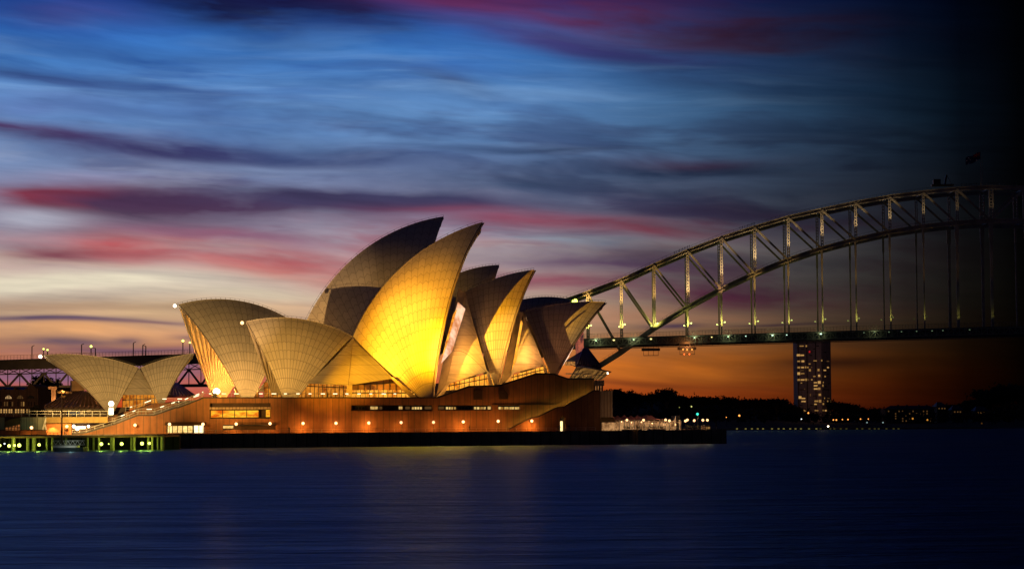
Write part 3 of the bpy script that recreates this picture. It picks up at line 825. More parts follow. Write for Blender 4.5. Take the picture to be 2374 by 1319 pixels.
# north end: stair flank standing forward of the wall, with light hidden behind its parapet
LOW = [(1180, 995), (1233, 968), (1246, 967.5), (1290, 945.5), (1307, 943.5), (1377, 906), (1391, 906)]
p3 = [(FB.P(x, y, 7.4).x, FB.P(x, y, 7.4).z) for x, y in LOW]
b = MB(FB)
dh = [(FB.P(x, y, 7.4).x, FB.P(x, y, 7.4).z) for x, y in [(1297, 1001.5), (1297, 970), (1304, 963), (1311, 970), (1311, 1001.5)]]
b.prism([(p3[0][0] - .6, ZP - .5)] + p3 + [(p3[-1][0], ZP - .5)], 7.4, 7.9, [dh])
b.build('stair_flank_wall', M_PANEL, OH)
b = MB(FB)
for (ua, za), (ub, zb) in zip(p3[:-1], p3[1:]): b.bar((ua, 7.6, za + .1), (ub, 7.6, zb + .1), .2, .7)
b.build('coping', M_DARK, OH)
for i in range(9):
    t = (i + .5) / 9
    k = t * (p3[-2][0] - p3[0][0]) + p3[0][0]
    for (ua, za), (ub, zb) in zip(p3[:-1], p3[1:]):
        if ua <= k <= ub: zz = za + (zb - za) * (k - ua) / (ub - ua)
    bb = MB(FB); bb.box(k - .5, k + .5, 8.1, 8.25, zz - .5, zz - .38)
    o = bb.build('strip_light', glow('strip_green', (.8, .8, .15), 1.2), OH)
    light('strip_lamp', 'POINT', FB.w((k, 8.8, zz - .1)), 55, (.85, .62, .10), o, .15)
# north block and its upper storey
b = MB(FB); b.pbox(1391.5, 1420, 906, 1003, 10.5, 40); b.build('end_block', M_PALEW, OH)
b = MB(FB); b.pbox(1377.5, 1401, 881, 894, 12, 40); b.build('upper_storey', M_PALEW, OH)
b = MB(FB); b.pbox(1378, 1398, 894.2, 905.8, 12.5, 40); b.build('lit_lobby', glow('lit_lobby', (1, .42, .12), .55, .6, .8, .5, dark=(.3, .1, .03)), OH)
b = MB(FB)
for px in (1378.5, 1384, 1390, 1396): b.bar(FB.P(px, 906, 12.3), FB.P(px, 894, 12.3), .35)
b.build('mullion', M_TIMBER, OH)
# northern foyer: glass prow with bronze roof
b = MB(FB)
V_ = lambda x, y, v: FB.P(x, y, v)
roof = [V_(1311, 836, 30), V_(1352, 811, 46), V_(1362, 811, 50), V_(1396, 856, 50), V_(1392, 852, 30), V_(1337, 848, 24)]
b.add(roof + [p + Vector((0, 0, -.4)) for p in roof], [(0, 1, 2, 3, 4, 5), (11, 10, 9, 8, 7, 6)] + [(i, (i + 1) % 6, 6 + (i + 1) % 6, 6 + i) for i in range(6)])
b.build('bronze_roof', M_BRONZE, OH)
b = MB(FB)
eave = [V_(1336, 846.5, 23.5), V_(1418, 861, 36), V_(1396, 878, 36), V_(1374, 853, 28)]
lo_ = [V_(1316, 880, 25), V_(1400, 880, 30)]
b.add([V_(1334, 846, 22), V_(1372, 851, 22), V_(1418, 861, 30), V_(1416, 863.5, 30), V_(1372, 855, 22), V_(1334, 850, 22), V_(1334, 846, 40), V_(1410, 861, 44)],
      [(0, 1, 4, 5), (1, 2, 3, 4), (0, 6, 7, 2, 1), (5, 4, 3, 7, 6)])
b.build('eave', mat('eave_metal', (.22, .26, .34), .3, .15, 1.0, metal=.7), OH)
b = MB(FB); b.add([V_(1336, 850, 24), V_(1374, 855, 24), V_(1374, 880, 29), V_(1318, 880, 29)], [(0, 1, 2, 3)])
b.add([V_(1374.3, 855, 24), V_(1414, 863, 31), V_(1396, 880, 31), V_(1374.3, 880, 29)], [(0, 1, 2, 3)])
b.build('prow_glazing', glow('lit_prow', (.9, .42, .10), .3, .85, .6, .5, dark=(.05, .02, .01)), OH)
b = MB(FB)
for i in range(9):
    t = i / 8
    b.bar(V_(1320 + 70 * t, 880, 27), V_(1338 + 74 * t, 850 + 12 * t, 23.6 + 6 * t), .16)
b.bar(V_(1312, 866, 27), V_(1350, 866, 24), .3); b.bar(V_(1350, 866, 24), V_(1400, 870, 29.5), .16)
b.build('mullion', M_GALV, OH)
b = MB(FB); b.ball(V_(1408, 864, 30.4), .35); b.build('eave_lamp', G_WARM, OH)
b = MB(FB); b.pbox(1316, 1334, 838, 847, 24, 26); b.build('truss_window', glow('lit_truss', (1, .42, .1), .6, .9, 1.5, 1.5, dark=(.08, .02, .01)), OH)
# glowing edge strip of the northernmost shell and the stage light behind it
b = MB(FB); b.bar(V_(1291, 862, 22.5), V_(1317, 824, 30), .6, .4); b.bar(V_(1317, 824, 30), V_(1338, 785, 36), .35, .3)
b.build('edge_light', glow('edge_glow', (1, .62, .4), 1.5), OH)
b = MB(FB); b.pbox(1338, 1354, 770, 835, 60, 61); b.build('north_glazing', glow('lit_panes', (.9, .22, .12), .5, .95, .9, .5, dark=(.05, .03, .04)), OH)

# balustrade on the podium and the stairs with small lights
def balustrade(pix, v, hgt=1.05, gap=2.2, lights=True, every=1, m=M_GALV, size=.11, lm=None, rpar=None):
    P_ = [FB.P(x, y, v) for x, y in pix]
    bb = MB(FB)
    for a, c_ in zip(P_, P_[1:]):
        up = Vector((0, 0, hgt)); mid = Vector((0, 0, hgt * .5))
        bb.bar(a + up, c_ + up, .07); bb.bar(a + mid, c_ + mid, .04)
        n = max(1, int((c_ - a).length / gap))
        for i in range(n + 1):
            p = a.lerp(c_, i / n); bb.bar(p, p + up, .06)
    o = bb.build('balustrade', m, OH)
    if lights:
        for a, c_ in zip(P_, P_[1:]):
            n = max(1, int((c_ - a).length / (gap * every)))
            for i in range(n):
                if random.random() < .12: continue
                p = a.lerp(c_, (i + .5) / n) + Vector((0, -.05, hgt - .1)); q_ = a.lerp(c_, (i + .5 + .38 * random.uniform(.5, 1)) / n) + Vector((0, -.05, hgt - .1))
                b2 = MB(FB); b2.bar(p, q_, size); b2.build('rail_light', lm or G_STRIP, o)
    return o


balustrade([(470, 923), (1010, 923)], 16, every=1.3, gap=2.2, hgt=1.15, size=.16)
balustrade([(x, y + .5) for x, y in ST], 12.5, every=1, lights=False, gap=1.5)
balustrade([(x + 2, y - 6) for x, y in ST[1:]], 20, every=1.1, size=.17)
balustrade([(1020, 921), (1087, 897.5), (1157, 896), (1244, 868)], 14, lights=False, gap=1.5, hgt=.8)
# the second flight beyond, with its rails
b = MB(FB); b.ppoly([(225, 1000), (225, 968), (278, 960), (291, 954), (312, 951), (359, 934), (429, 934), (470, 930), (470, 1000)], 52, 60); b.build('upper_stair_wall', M_PANEL, OH)
balustrade([(291, 954), (312, 951), (359, 933.5), (429, 933.5), (468, 924)], 51, every=1.3, size=.18)
# bronze glass roofs of the restaurant
def lean(pix, name='bronze_roof', m=M_BRONZE):
    bb = MB(FB); v_ = [FB.P(*p) for p in pix]; n = len(v_)
    bb.add(v_ + [p + Vector((0, .3, -.35)) for p in v_], [tuple(range(n)), tuple(range(2 * n - 1, n - 1, -1))] + [(i, (i + 1) % n, n + (i + 1) % n, n + i) for i in range(n)])
    return bb.build(name, m, OH)


def rib_roof(tl, tr, br, bl, n, name='bronze_roof', m=M_BRONZE):
    """standing-seam roof: slope with raised ribs"""
    o = lean([tl, tr, br, bl], name, m)
    a, b_, c_, d_ = (FB.P(*p) for p in (tl, tr, br, bl))
    bb = MB(FB)
    for i in range(n + 1):
        t = i / n; p = a.lerp(b_, t); q_ = d_.lerp(c_, t); u = Vector((0, -.2, .15))
        bb.bar(p + u, q_ + u, .3, .3)
    bb.build('roof_rib', M_BRONZE, o)
    return o


rib_roof((166, 908, 88), (222, 908, 88), (246, 943, 70), (102, 943, 70), 14)
rib_roof((398, 890, 92), (412, 890, 92), (452, 918, 74), (383, 918, 74), 8, m=mat('red_bronze', (.20, .05, .06), .35, .3, .5, metal=.6))
rib_roof((1352, 809.5, 46), (1362, 809.5, 50), (1394, 851, 30), (1338, 846, 24), 9)
b = MB(FB); b.pbox(105, 300, 944, 990, 72, 74); b.build('restaurant_front', mat('restaurant_dark', (.05, .035, .03), .6), OH)
for i in range(9):
    b = MB(FB); x = 112 + i * 15; b.pbox(x, x + 8, 950, 956, 71.8, 71.97); b.build('window', G_WIND if i % 3 else G_WIN, OH)
b = MB(FB); b.pbox(166, 196, 882, 908, 91, 95); b.build('timber_screen', M_TIMBER, OH)
# tip lights
for key, mm in (('FA', G_WARM), ('NA', G_SOD), ('SA', G_WARM), ('FE', G_GREEN)):
    r_, T3, FQ = SHELL[key]
    d_ = 1 if key == 'FE' else -1
    b = MB(FQ); b.bar(T3, T3 + Vector((d_ * .9, 0, -.1)), .15); b.build('bracket', M_DARK, r_)
    b = MB(FQ); b.ball(T3 + Vector((d_ * .9, 0, -.35)), .42 if key != 'FE' else .6); b.build('tip_light', mm, r_)

# ---- lower concourse left of the stairs (v about 10)
b = MB(FB); b.pbox(108, 250, 966.5, 980, 12, 40); b.build('concourse_deck', mat('concourse_fascia', (.28, .2, .07), .8), OH)
b = MB(FB); b.pbox(108, 166, 980.3, 1008, 14, 15); b.build('concourse_wall', mat('orange_render', (.55, .22, .08), .8), OH)
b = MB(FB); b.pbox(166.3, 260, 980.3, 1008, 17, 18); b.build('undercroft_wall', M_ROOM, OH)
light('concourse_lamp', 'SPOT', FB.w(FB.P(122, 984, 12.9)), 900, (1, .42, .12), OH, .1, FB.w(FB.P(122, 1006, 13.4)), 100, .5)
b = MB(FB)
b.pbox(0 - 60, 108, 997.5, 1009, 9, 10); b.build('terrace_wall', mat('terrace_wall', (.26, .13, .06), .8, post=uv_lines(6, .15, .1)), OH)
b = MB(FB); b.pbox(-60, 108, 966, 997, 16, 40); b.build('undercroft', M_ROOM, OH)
b = MB(FB); b.pbox(14, 48, 983, 997, 15.3, 15.8); b.build('shelf_window', glow('lit_shelves', (1, .34, .08), .35, .9, 1.2, 1.5, dark=(.06, .02, .01)), OH)
b = MB(FB)
for px in (20, 27, 34, 41): b.bar(FB.P(px, 997, 15.1), FB.P(px, 983, 15.1), .15)
b.bar(FB.P(14, 990, 15.1), FB.P(48, 990, 15.1), .12); b.build('window_frame', M_DARK, OH)
balustrade([(-60, 966), (104, 966), (250, 966)], 13, hgt=1.3, gap=1.6, lights=False)
for px, py, r in ((190, 990.5, 0), (179, 993, .45), (171, 988, .35), (205, 988, .3)):
    b = MB(FB)
    if r: b.ball(FB.P(px, py, 15.5), r)
    else: b.box(FB.U_(183, 15), FB.U_(198, 15), 15, 15.5, FB.Z_(190, 993, 15), FB.Z_(190, 988, 15))
    b.build('ceiling_light', G_WARM, OH)
light('undercroft_lamp', 'POINT', FB.w(FB.P(188, 990, 14)), 350, (1, .6, .25), OH, .4)

# ------------------------------------------------------------------ floodlight mast on the jetty
FM = FW_(449.0)
mp = FM.P(143, 1027)
mast = thing('floodlight_mast', FM.w(Vector((mp.x, 0, 1.8))), 'tall slim floodlight mast on the jetty left of the opera house steps', 'light mast')
b = MB(FM); b.tube((mp.x, 0, 1.8), (mp.x, 0, FM.Z_(143, 905)), .22, .14); b.build('pole', M_POLE, mast)
b = MB(FM); zt = FM.Z_(143, 910); b.bar((mp.x - .8, 0, zt), (mp.x + 2.2, 0, zt), .18); b.bar((mp.x - .3, 0, zt - .8), (mp.x + .4, 0, zt - .8), .15); b.build('crossarm', M_POLE, mast)
for i, (dx, dz) in enumerate(((-.6, .05), (.3, .1), (1.1, 0), (1.8, 0), (.35, -.8))):
    b = MB(FM); b.prism([(mp.x + dx - .22, zt + dz - .2), (mp.x + dx - .3, zt + dz + .2), (mp.x + dx + .3, zt + dz + .2), (mp.x + dx + .22, zt + dz - .2)], -.25, .2)
    h = b.build('floodlight_head', M_POLE, mast)
    b = MB(FM); b.box(mp.x + dx - .2, mp.x + dx + .2, .21, .25, zt + dz - .15, zt + dz + .15); b.build('lens', G_SOD, h)
LP = FM.w(Vector((mp.x + .3, 1.2, zt + .3)))
YEL = (1.0, .60, .045); BEI = (1.0, .56, .15)
K = 1.0
def spot(tx, ty, tv, power, rgb, ang, blend, dz=0.0):
    light('floodlight_beam', 'SPOT', LP + Vector((0, 0, dz)), power * K, rgb, mast, .25, FB.w(FB.P(tx, ty, tv)), ang, blend)
spot(965, 775, 26, .52e6, (1, .74, .07), 13, 1.0)
spot(1003, 765, 30, 1.6e6, (1, .375, .0), 18, 1.0, .3)
spot(1082, 625, 40, .33e6, (1, .46, .08), 13, 1.0, .3)
spot(1180, 790, 30, 1.5e6, (1, .43, .0), 9, .9, .1)
spot(1330, 780, 36, .5e6, (1, .62, .2), 8, .8, .1)
spot(600, 872, 26, .60e6, (1.0, .50, .09), 22.5, 1.0, .2)
spot(880, 890, 24, 1.0e6, (1.0, .42, .02), 10, 1.0, .2)
spot(740, 700, 90, .40e6, (1.0, .58, .26), 12, 1.0, .2)
spot(320, 925, 70, .6e6, BEI, 33, .9, .3)
light('head_spill', 'POINT', LP + Vector((0, -1.6, .2)), 300, (1, .45, .1), mast, .2)
light('pole_fill', 'SPOT', LP + Vector((-.3, -3.0, -9.0)), 700, (1, .5, .12), mast, .2, LP + Vector((-.3, -1.2, 0)), 70, 1.0)  # added spot low in front, brightens the dark pole

# glow in the mouth of the rear left shell
fl = thing('shell_floodlight', FF.w(FF.P(502, 921, 9)), 'blazing floodlight at the foot of the rear left shell', 'floodlight')
b = MB(FF); c_ = FF.P(502, 912, 9); b.box(c_.x - .9, c_.x + .9, c_.y - .6, c_.y + .6, FF.Z_(500, 924, 9), c_.z - .1); b.build('housing', M_DARK, fl)
b = MB(FF); b.ball((c_.x, c_.y, c_.z + .6), .95, 14, 9, .8); b.build('lens', glow('floodlight_lens', (1, .75, .4), 14.0), fl)
light('flood_beam', 'POINT', FF.w(Vector((c_.x + 1.0, c_.y - .6, c_.z + .5))), 24000, (1, .38, .05), fl, .7)
light('flood_beam', 'SPOT', FF.w(Vector((c_.x + 3.0, c_.y - 6, c_.z))), 1500, (1, .40, .05), fl, .5, FF.w(FF.P(450, 770, 8)), 60, 1.0)
light('flood_beam', 'POINT', FF.w(FF.P(575, 905, -5)), 2500, (1, .50, .10), fl, .6)
# outdoor floods for the rear left shell's foot
light('flood_beam', 'SPOT', FF.w(FF.P(590, 916, -34)), 16000, (1, .50, .12), fl, .5, FF.w(FF.P(590, 870, -12)), 110, 1.0)
# glow of the foyers spilling on shells
for px, py, v, pw in ((1030, 866, -20, 1100), (1052, 800, -15, 2600), (1186, 856, -19, 800), (1203, 800, -14, 1800), (880, 908, -13, 700), (1095, 884, -13, 500), (1225, 864, -12, 400), (750, 908, -13, 300)):
    light('foyer_and_fill_glow', 'POINT', FN.w(FN.P(px, py, v)), pw, (1, .40, .06), OH, .8)
for px, v, pw in ((330, -3, 300), (360, -8, 200)): light('foyer_and_fill_glow', 'POINT', FS.w(FS.P(px, 925, v)), pw, (1, .46, .10), OH, .5)
light('foyer_and_fill_glow', 'POINT', FB.w(FB.P(232, 925, 84)), 900, (1, .40, .12), OH, .5)
light('foyer_and_fill_glow', 'POINT', FB.w(FB.P(1345, 868, 27)), 260, (1, .45, .12), OH, .3)
light('foyer_and_fill_glow', 'POINT', FB.w(FB.P(1362, 826, 12)), 260, (1, .25, .14), OH, .3)  # added red point outside the prow, tints its bronze roof

# ------------------------------------------------------------------ promenade lamps
def lamp(px, py, v, label, pw=420, rgb=(1, .36, .05), gm=None, base=ZP, r=.34, group='globe lamps along the promenade', F=FB):
    p = F.P(px, py, v)
    t = thing('promenade_lamp', F.w(Vector((p.x, v, base))), label, 'lamp', group)
    bb = MB(F); bb.tube((p.x, v, base), (p.x, v, base + .35), .14, .12); bb.tube((p.x, v, base + .35), (p.x, v, p.z - r * .8), .06, .045)
    bb.build('pole', M_DARK, t)
    bb = MB(F); bb.ball(p, r, 12, 8); bb.build('globe', gm or G_SOD, t)
    if pw: light('lamp_light', 'POINT', F.w(Vector((p.x, v + .05, p.z + (r + .5 if px > 1440 else -r - 1.1)))), pw, rgb, t, .2)
    return t


for px, py, lab, pw in ((73, 991, 'globe lamp in front of the low orange wall at far left', 200), (155, 988, 'globe lamp before the orange recess beside the tall mast', 200),
        (313, 985, 'globe lamp before the foot of the steps, left of the shop window', 300), (393, 983, 'globe lamp at the left end of the shop awning', 120),
        (470.5, 983, 'globe lamp at the right end of the shop awning', 120), (547.5, 982.5, 'globe lamp under the left half of the mural window', 420),
        (626, 981.5, 'globe lamp under the right end of the mural window', 420), (702.6, 981, 'first globe lamp right of the mural window', 700),
        (779, 980.5, 'second globe lamp right of the mural window', 760), (855, 980, 'globe lamp below the left end of the long dark window slot', 900),
        (930, 979, 'globe lamp below the middle of the long dark window slot', 330), (1005, 978.5, 'globe lamp directly below the foot of the tallest gold shell', 330),
        (1074, 977.5, 'globe lamp below the second lit window slot', 720), (1155, 976, 'globe lamp just left of the foot of the diagonal stair', 720),
        (1233, 975.5, 'globe lamp over the lower part of the diagonal stair', 560)):
    v = 7.6 if px < 1100 else 5.6
    if px > 200: lamp(px, py, v, lab, pw * 1.7, gm=G_SOD if pw != 330 else glow('faint_globe', (1, .5, .22), 2.6))
    else: lamp(px, py, 7.0, lab, pw)
for i, (px, py, v, lab) in enumerate(((1453.5, 973.5, 4, 'globe lamp before the peaked marquee, left one'), (1492, 973.5, 4, 'globe lamp before the peaked marquee, right one'),
        (1543, 973, 8, 'globe lamp behind the low lit terrace wall'), (1552, 975, 3, 'low globe lamp at the right end of the lit terrace'), (1589, 975.5, 3, 'globe lamp of the close pair on the quay, lower one'),
        (1593.5, 973, 10, 'globe lamp of the close pair on the quay, upper one'), (1609.5, 974.5, 3, 'single globe lamp on the quay beside the thin beacon mast'),
        (1629.5, 973.5, 3, 'globe lamp second from the right end of the quay'), (1640, 973.5, 3, 'globe lamp nearest the right end of the quay'))):
    lamp(px, py, v, lab, 170, rgb=(1, .5, .2), gm=glow('quay_globe', (1, .52, .22), 2.6), r=.30)
# tall white kiosk lamp on the concourse below the restaurant
kx = FB.P(258, 960, 30)
kz = thing('kiosk_light', FB.w(Vector((kx.x, 30, FB.Z_(258, 966, 30)))), 'very bright white lantern box below the restaurant shells', 'lantern')
b = MB(FB); b.pbox(254, 263, 946, 961, 30, 31.5); b.build('lantern_box', glow('kiosk_glow', (1, .78, .42), 6), kz)
b = MB(FB); b.pbox(252, 265, 942, 944.5, 29.8, 31.7); b.pbox(252, 265, 961.5, 966, 29.8, 31.7); b.build('frame', M_DARK, kz)
b = MB(FB); b.ball(FB.P(258, 935.5, 30.7), .62); b.build('globe', G_WARM, kz)
light('kiosk_lamp', 'POINT', FB.w(FB.P(258, 940, 28.5)), 900, (1, .7, .35), kz, .3)

# ------------------------------------------------------------------ jetty with green floodlights
FJ = FW_(470.0)
jy = lambda py: FJ.Z_(200, py)
jt = thing('jetty', FJ.w(Vector((FJ.U_(190), 0, 0))), 'low timber jetty on piles before the opera house steps with green lit underside', 'jetty')
b = MB(FJ); b.box(FJ.U_(-120), FJ.U_(380), 0, 22, jy(1014), jy(1010)); b.build('deck', M_TIMBER, jt)
b = MB(FJ); b.box(FJ.U_(-120), FJ.U_(379), 23, 24, -2, jy(1012)); b.build('back_wall', mat('jetty_back', (.05, .055, .03), .8, post=uv_lines(2.2, .3, .02)), jt)
random.seed(3)
for i, px in enumerate((-40, -10, 20, 30, 55, 62, 68, 77, 98, 120, 143, 202, 207, 228, 249, 262, 296, 310, 335, 352, 358, 376)):
    b = MB(FJ); vv = 1.0 if i % 2 else 5.0
    r = .22 if px not in (20, 68, 376) else .45
    b.tube((FJ.U_(px), vv, -2), (FJ.U_(px), vv, jy(1013.8)), r, n=8); b.build('pile', mat('pile_timber', (.22, .22, .12), .8), jt)
for i, (px, py, s_) in enumerate(((1, 1031, .34), (12, 1027, .2), (22.5, 1032, .40), (35, 1031, .30), (46, 1031, .46), (92, 1030, .38), (236, 1029, .42), (253, 1029, .14), (283, 1029, .42), (330, 1028.5, .44), (347, 1028, .34))):
    b = MB(FJ); c_ = Vector((FJ.U_(px), -.2, jy(py)))
    b.ball(c_, s_ * .8, 12, 8); fo = b.build('floodlight', G_GREEN if py != 1027 else G_WHT, jt)
    b = MB(FJ); b.bar(c_ + Vector((0, .1, s_ * .8)), Vector((c_.x, .3, jy(1013.5))), .08); b.build('bracket', M_DARK, jt)
    if s_ > .3: light('floodlight_lamp', 'POINT', FJ.w(c_ + Vector((0, -.9, .1))), 200, (.85, .95, .10), fo, .3)
    if s_ > .3: light('floodlight_lamp', 'POINT', FJ.w(c_ + Vector((0, 4.5, .1))), 45, (.7, .9, .10), fo, .3)
b = MB(FJ)
for px in range(60, 125, 9): b.bar((FJ.U_(px), 21, jy(1010)), (FJ.U_(px), 21, jy(1003)), .08)
b.bar((FJ.U_(60), 21, jy(1003)), (FJ.U_(124), 21, jy(1003)), .08); b.build('railing', M_DARK, jt)
# boat with an open white gangway frame at the jetty
FBt = FW_(462.0); by = lambda py: FBt.Z_(165, py)
bt = thing('workboat', FBt.w(Vector((FBt.U_(165), 0, 0))), 'low workboat with white lattice gangway moored at the jetty beside the mast', 'boat')
u0, u1 = FBt.U_(121), FBt.U_(204)
b = MB(FBt)
n = 12; vs = []
for i in range(n + 1):
    t = i / n; wd_ = 2.2 * (1 - (2 * t - 1) ** 4) ** .6 + .15; sh_ = .25 * (2 * t - 1) ** 2
    u = u0 + (u1 - u0) * t
    vs += [Vector((u, -wd_ * .7, -.3)), Vector((u, -wd_, .75 + sh_)), Vector((u, wd_, .75 + sh_)), Vector((u, wd_ * .7, -.3))]
fs = [(4 * i + k, 4 * i + 4 + k, 4 * i + 4 + (k + 1) % 4, 4 * i + (k + 1) % 4) for i in range(n) for k in range(4)] + [(0, 1, 2, 3), tuple(4 * n + k for k in (3, 2, 1, 0))]
b.add(vs, fs); b.build('hull', mat('hull_paint', (.2, .2, .17), .5), bt)
b = MB(FBt); b.box(FBt.U_(128), FBt.U_(182), -1.9, 1.9, .8, 1.15); b.build('deck', M_WHITE, bt)
b = MB(FBt)
for z in (1.35, 2.2): b.bar((FBt.U_(127), -1.2, z), (FBt.U_(200), -1.2, z), .07)
for i in range(13):
    a = FBt.U_(127 + i * 5.6); c2 = FBt.U_(127 + (i + 1) * 5.6); b.bar((a, -1.2, 1.35 if i % 2 else 2.2), (c2, -1.2, 2.2 if i % 2 else 1.35), .06)
b.build('gangway', M_WHITE, bt)
light('gangway_lamp', 'POINT', FBt.w(Vector((FBt.U_(170), -3, 2.2))), 60, (.9, 1, .8), bt, .3)

# ------------------------------------------------------------------ forecourt bits, left
b = MB(FB); b.pbox(48, 107, 967, 996, 13.2, 15.2)
tag(b.build('site_hoarding', M_HOARD), 'grey green panelled site hoarding beside the lower concourse', 'hoarding')
b = MB(FB); b.pbox(-30, 12, 967, 996, 13.2, 15.2)
tag(b.build('site_hoarding', M_HOARD), 'dim grey hoarding panel at the far left edge of the concourse', 'hoarding')
b = MB(FB); b.add([FB.P(12, 978, 13.5), FB.P(20, 973, 13.5), FB.P(48, 967, 13.5), FB.P(48, 983, 13.5), FB.P(12, 991, 13.5)] + [FB.P(12, 978, 15), FB.P(20, 973, 15), FB.P(48, 967, 15), FB.P(48, 983, 15), FB.P(12, 991, 15)],
                  [(0, 1, 2, 3, 4), (9, 8, 7, 6, 5)] + [(i, (i + 1) % 5, 5 + (i + 1) % 5, 5 + i) for i in range(5)])
b.build('ramp_wall', mat('ramp_wall', (.09, .07, .03), .8), OH)
for k, (x0, y0, x1, y1) in enumerate(((98, 994, 106, 968), (102, 996, 108, 974), (99, 985, 106, 996))):
    pass
b = MB(FB)
b.bar(FB.P(99, 996, 12.7), FB.P(108, 967, 12.7), .35, .2); b.bar(FB.P(107.5, 996, 12.7), FB.P(103, 980, 12.7), .3, .2)
tag(b.build('white_strut', M_WHITE), 'white inverted V strut leaning beside the site hoarding', 'strut')
light('hoarding_lamp', 'POINT', FB.w(FB.P(80, 978, 9)), 90, (.7, .9, .35), pod, .3)
tr = thing('truck', FB.w(FB.P(175, 966, 55)), 'dark blue covered truck standing before the restaurant', 'truck')
b = MB(FB); b.pbox(158, 186, 952, 963, 55, 58); b.build('body', M_BLUE, tr)
b = MB(FB); b.pbox(187, 193, 955, 963, 55.2, 57.8); b.build('cab', M_WHITE, tr)
b = MB(FB)
for px in (163, 181, 190):
    c_ = FB.P(px, 964, 54.9); b.tube(c_, c_ + Vector((0, .35, 0)), .45, n=12)
b.build('wheel', M_DARK, tr)
b = MB(FB); b.pbox(60, 250, 965.8, 967.3, 48, 60); b.build('concourse_slab', M_PAVE, OH)

# brick warehouse and stone bridge pier, far left
FA_ = FW_(760.0)
wh = thing('brick_warehouse', FA_.w(Vector((FA_.U_(30), 0, 2))), 'old dark brick warehouse with arched windows under the viaduct at far left', 'warehouse')
b = MB(FA_)
ah = []
for cx_ in (19, 46, 72):
    ah.append([(cx_ - 8, 924)] + [(cx_ + 8 * math.cos(math.pi * (1 - i / 8)), 924 - 8 * math.sin(math.pi * i / 8)) for i in range(1, 8)] + [(cx_ + 8, 924)])
b.ppoly([(-60, 1000), (-60, 903), (4, 903), (4, 900), (9, 900), (9, 903), (32, 903), (32, 898), (36, 898), (36, 903), (57, 903), (57, 900), (62, 900), (64, 894), (72, 890), (80, 894), (82, 900), (88, 900), (88, 1000)], 0, 22, ah)
wl = b.build('wall', M_BRICK, wh)
b = MB(FA_); zz = FA_.Z_(20, 903); b.add([Vector((FA_.U_(-60), 2, zz)), Vector((FA_.U_(60), 2, zz)), Vector((FA_.U_(60), 10, FA_.Z_(20, 896))), Vector((FA_.U_(-60), 10, FA_.Z_(20, 896)))], [(0, 1, 2, 3)]); b.build('roof', M_SLATE, wh)
for k, cx_ in enumerate((19, 46, 72)):
    b = MB(FA_); b.pbox(cx_ - 8.2, cx_ + 8.2, 915.5, 924.3, .8, 1.0); f_ = b.build('arched_window', (glow('arch_warm', (1, .6, .25), .8, .6, .5, .5), G_WIND, M_GLASSD)[k], wh)
    b = MB(FA_)
    for dx in (-4, 0, 4): b.bar(FA_.P(cx_ + dx, 925, .6), FA_.P(cx_ + dx, 915, .6), .16)
    b.build('mullion', M_DARK, f_)
for k, (x, m_) in enumerate(((3, M_GLASSD), (11, G_WIND), (17, G_WIND), (24, M_GLASSD), (29, G_WIND), (42, M_GLASSD), (50, G_WIND), (55, G_WIN), (67, M_GLASSD), (73, M_GLASSD), (80, M_GLASSD))):
    b = MB(FA_); b.pbox(x - 1.4, x + 1.4, 931, 941, -.12, -.02); b.build('window', m_, wh)
for k, x in enumerate((3, 10, 15, 22, 27, 37, 43, 50, 55, 63, 69)):
    b = MB(FA_); b.pbox(x - 1.7, x + 1.7, 948, 957, -.12, -.02); b.build('window', G_WIN if x > 60 else G_WINB, wh)

# ------------------------------------------------------------------ harbour bridge
BR = thing('harbour_bridge', FR.w(Vector((0, 0, 0))), 'great steel arch bridge spanning the harbour behind the opera house', 'bridge')
NX = [1206 + 78.0 * i for i in range(0, 18)]
NX = [1206, 1284, 1362, 1440, 1516, 1594, 1672, 1749, 1827, 1905, 1983, 2062, 2140, 2218, 2297, 2376, 2455]
TY = [730, 706, 679, 650, 615, 582, 552, 527.5, 504.5, 487, 470.5, 456.5, 446.5, 438.5, 434, 436.5, 443]
BY = [975, 920, 864, 815, 760, 712, 670, 634, 602, 576, 555.5, 538, 525.5, 517, 512, 513, 519]
DK = [(-160, 840), (0, 834), (440, 820), (900, 801), (1370, 784), (1600, 777), (1900, 768), (2300, 757), (2480, 753)]
def dky(px):
    for (a, ya), (b_, yb) in zip(DK, DK[1:]):
        if a <= px <= b_: return ya + (yb - ya) * (px - a) / (b_ - a)
    return DK[-1][1]
TN = [FR.P(x, y, 0) for x, y in zip(NX, TY)]; BN = [FR.P(x, y, 0) for x, y in zip(NX, BY)]
GOLD = (.95, .72, .22)
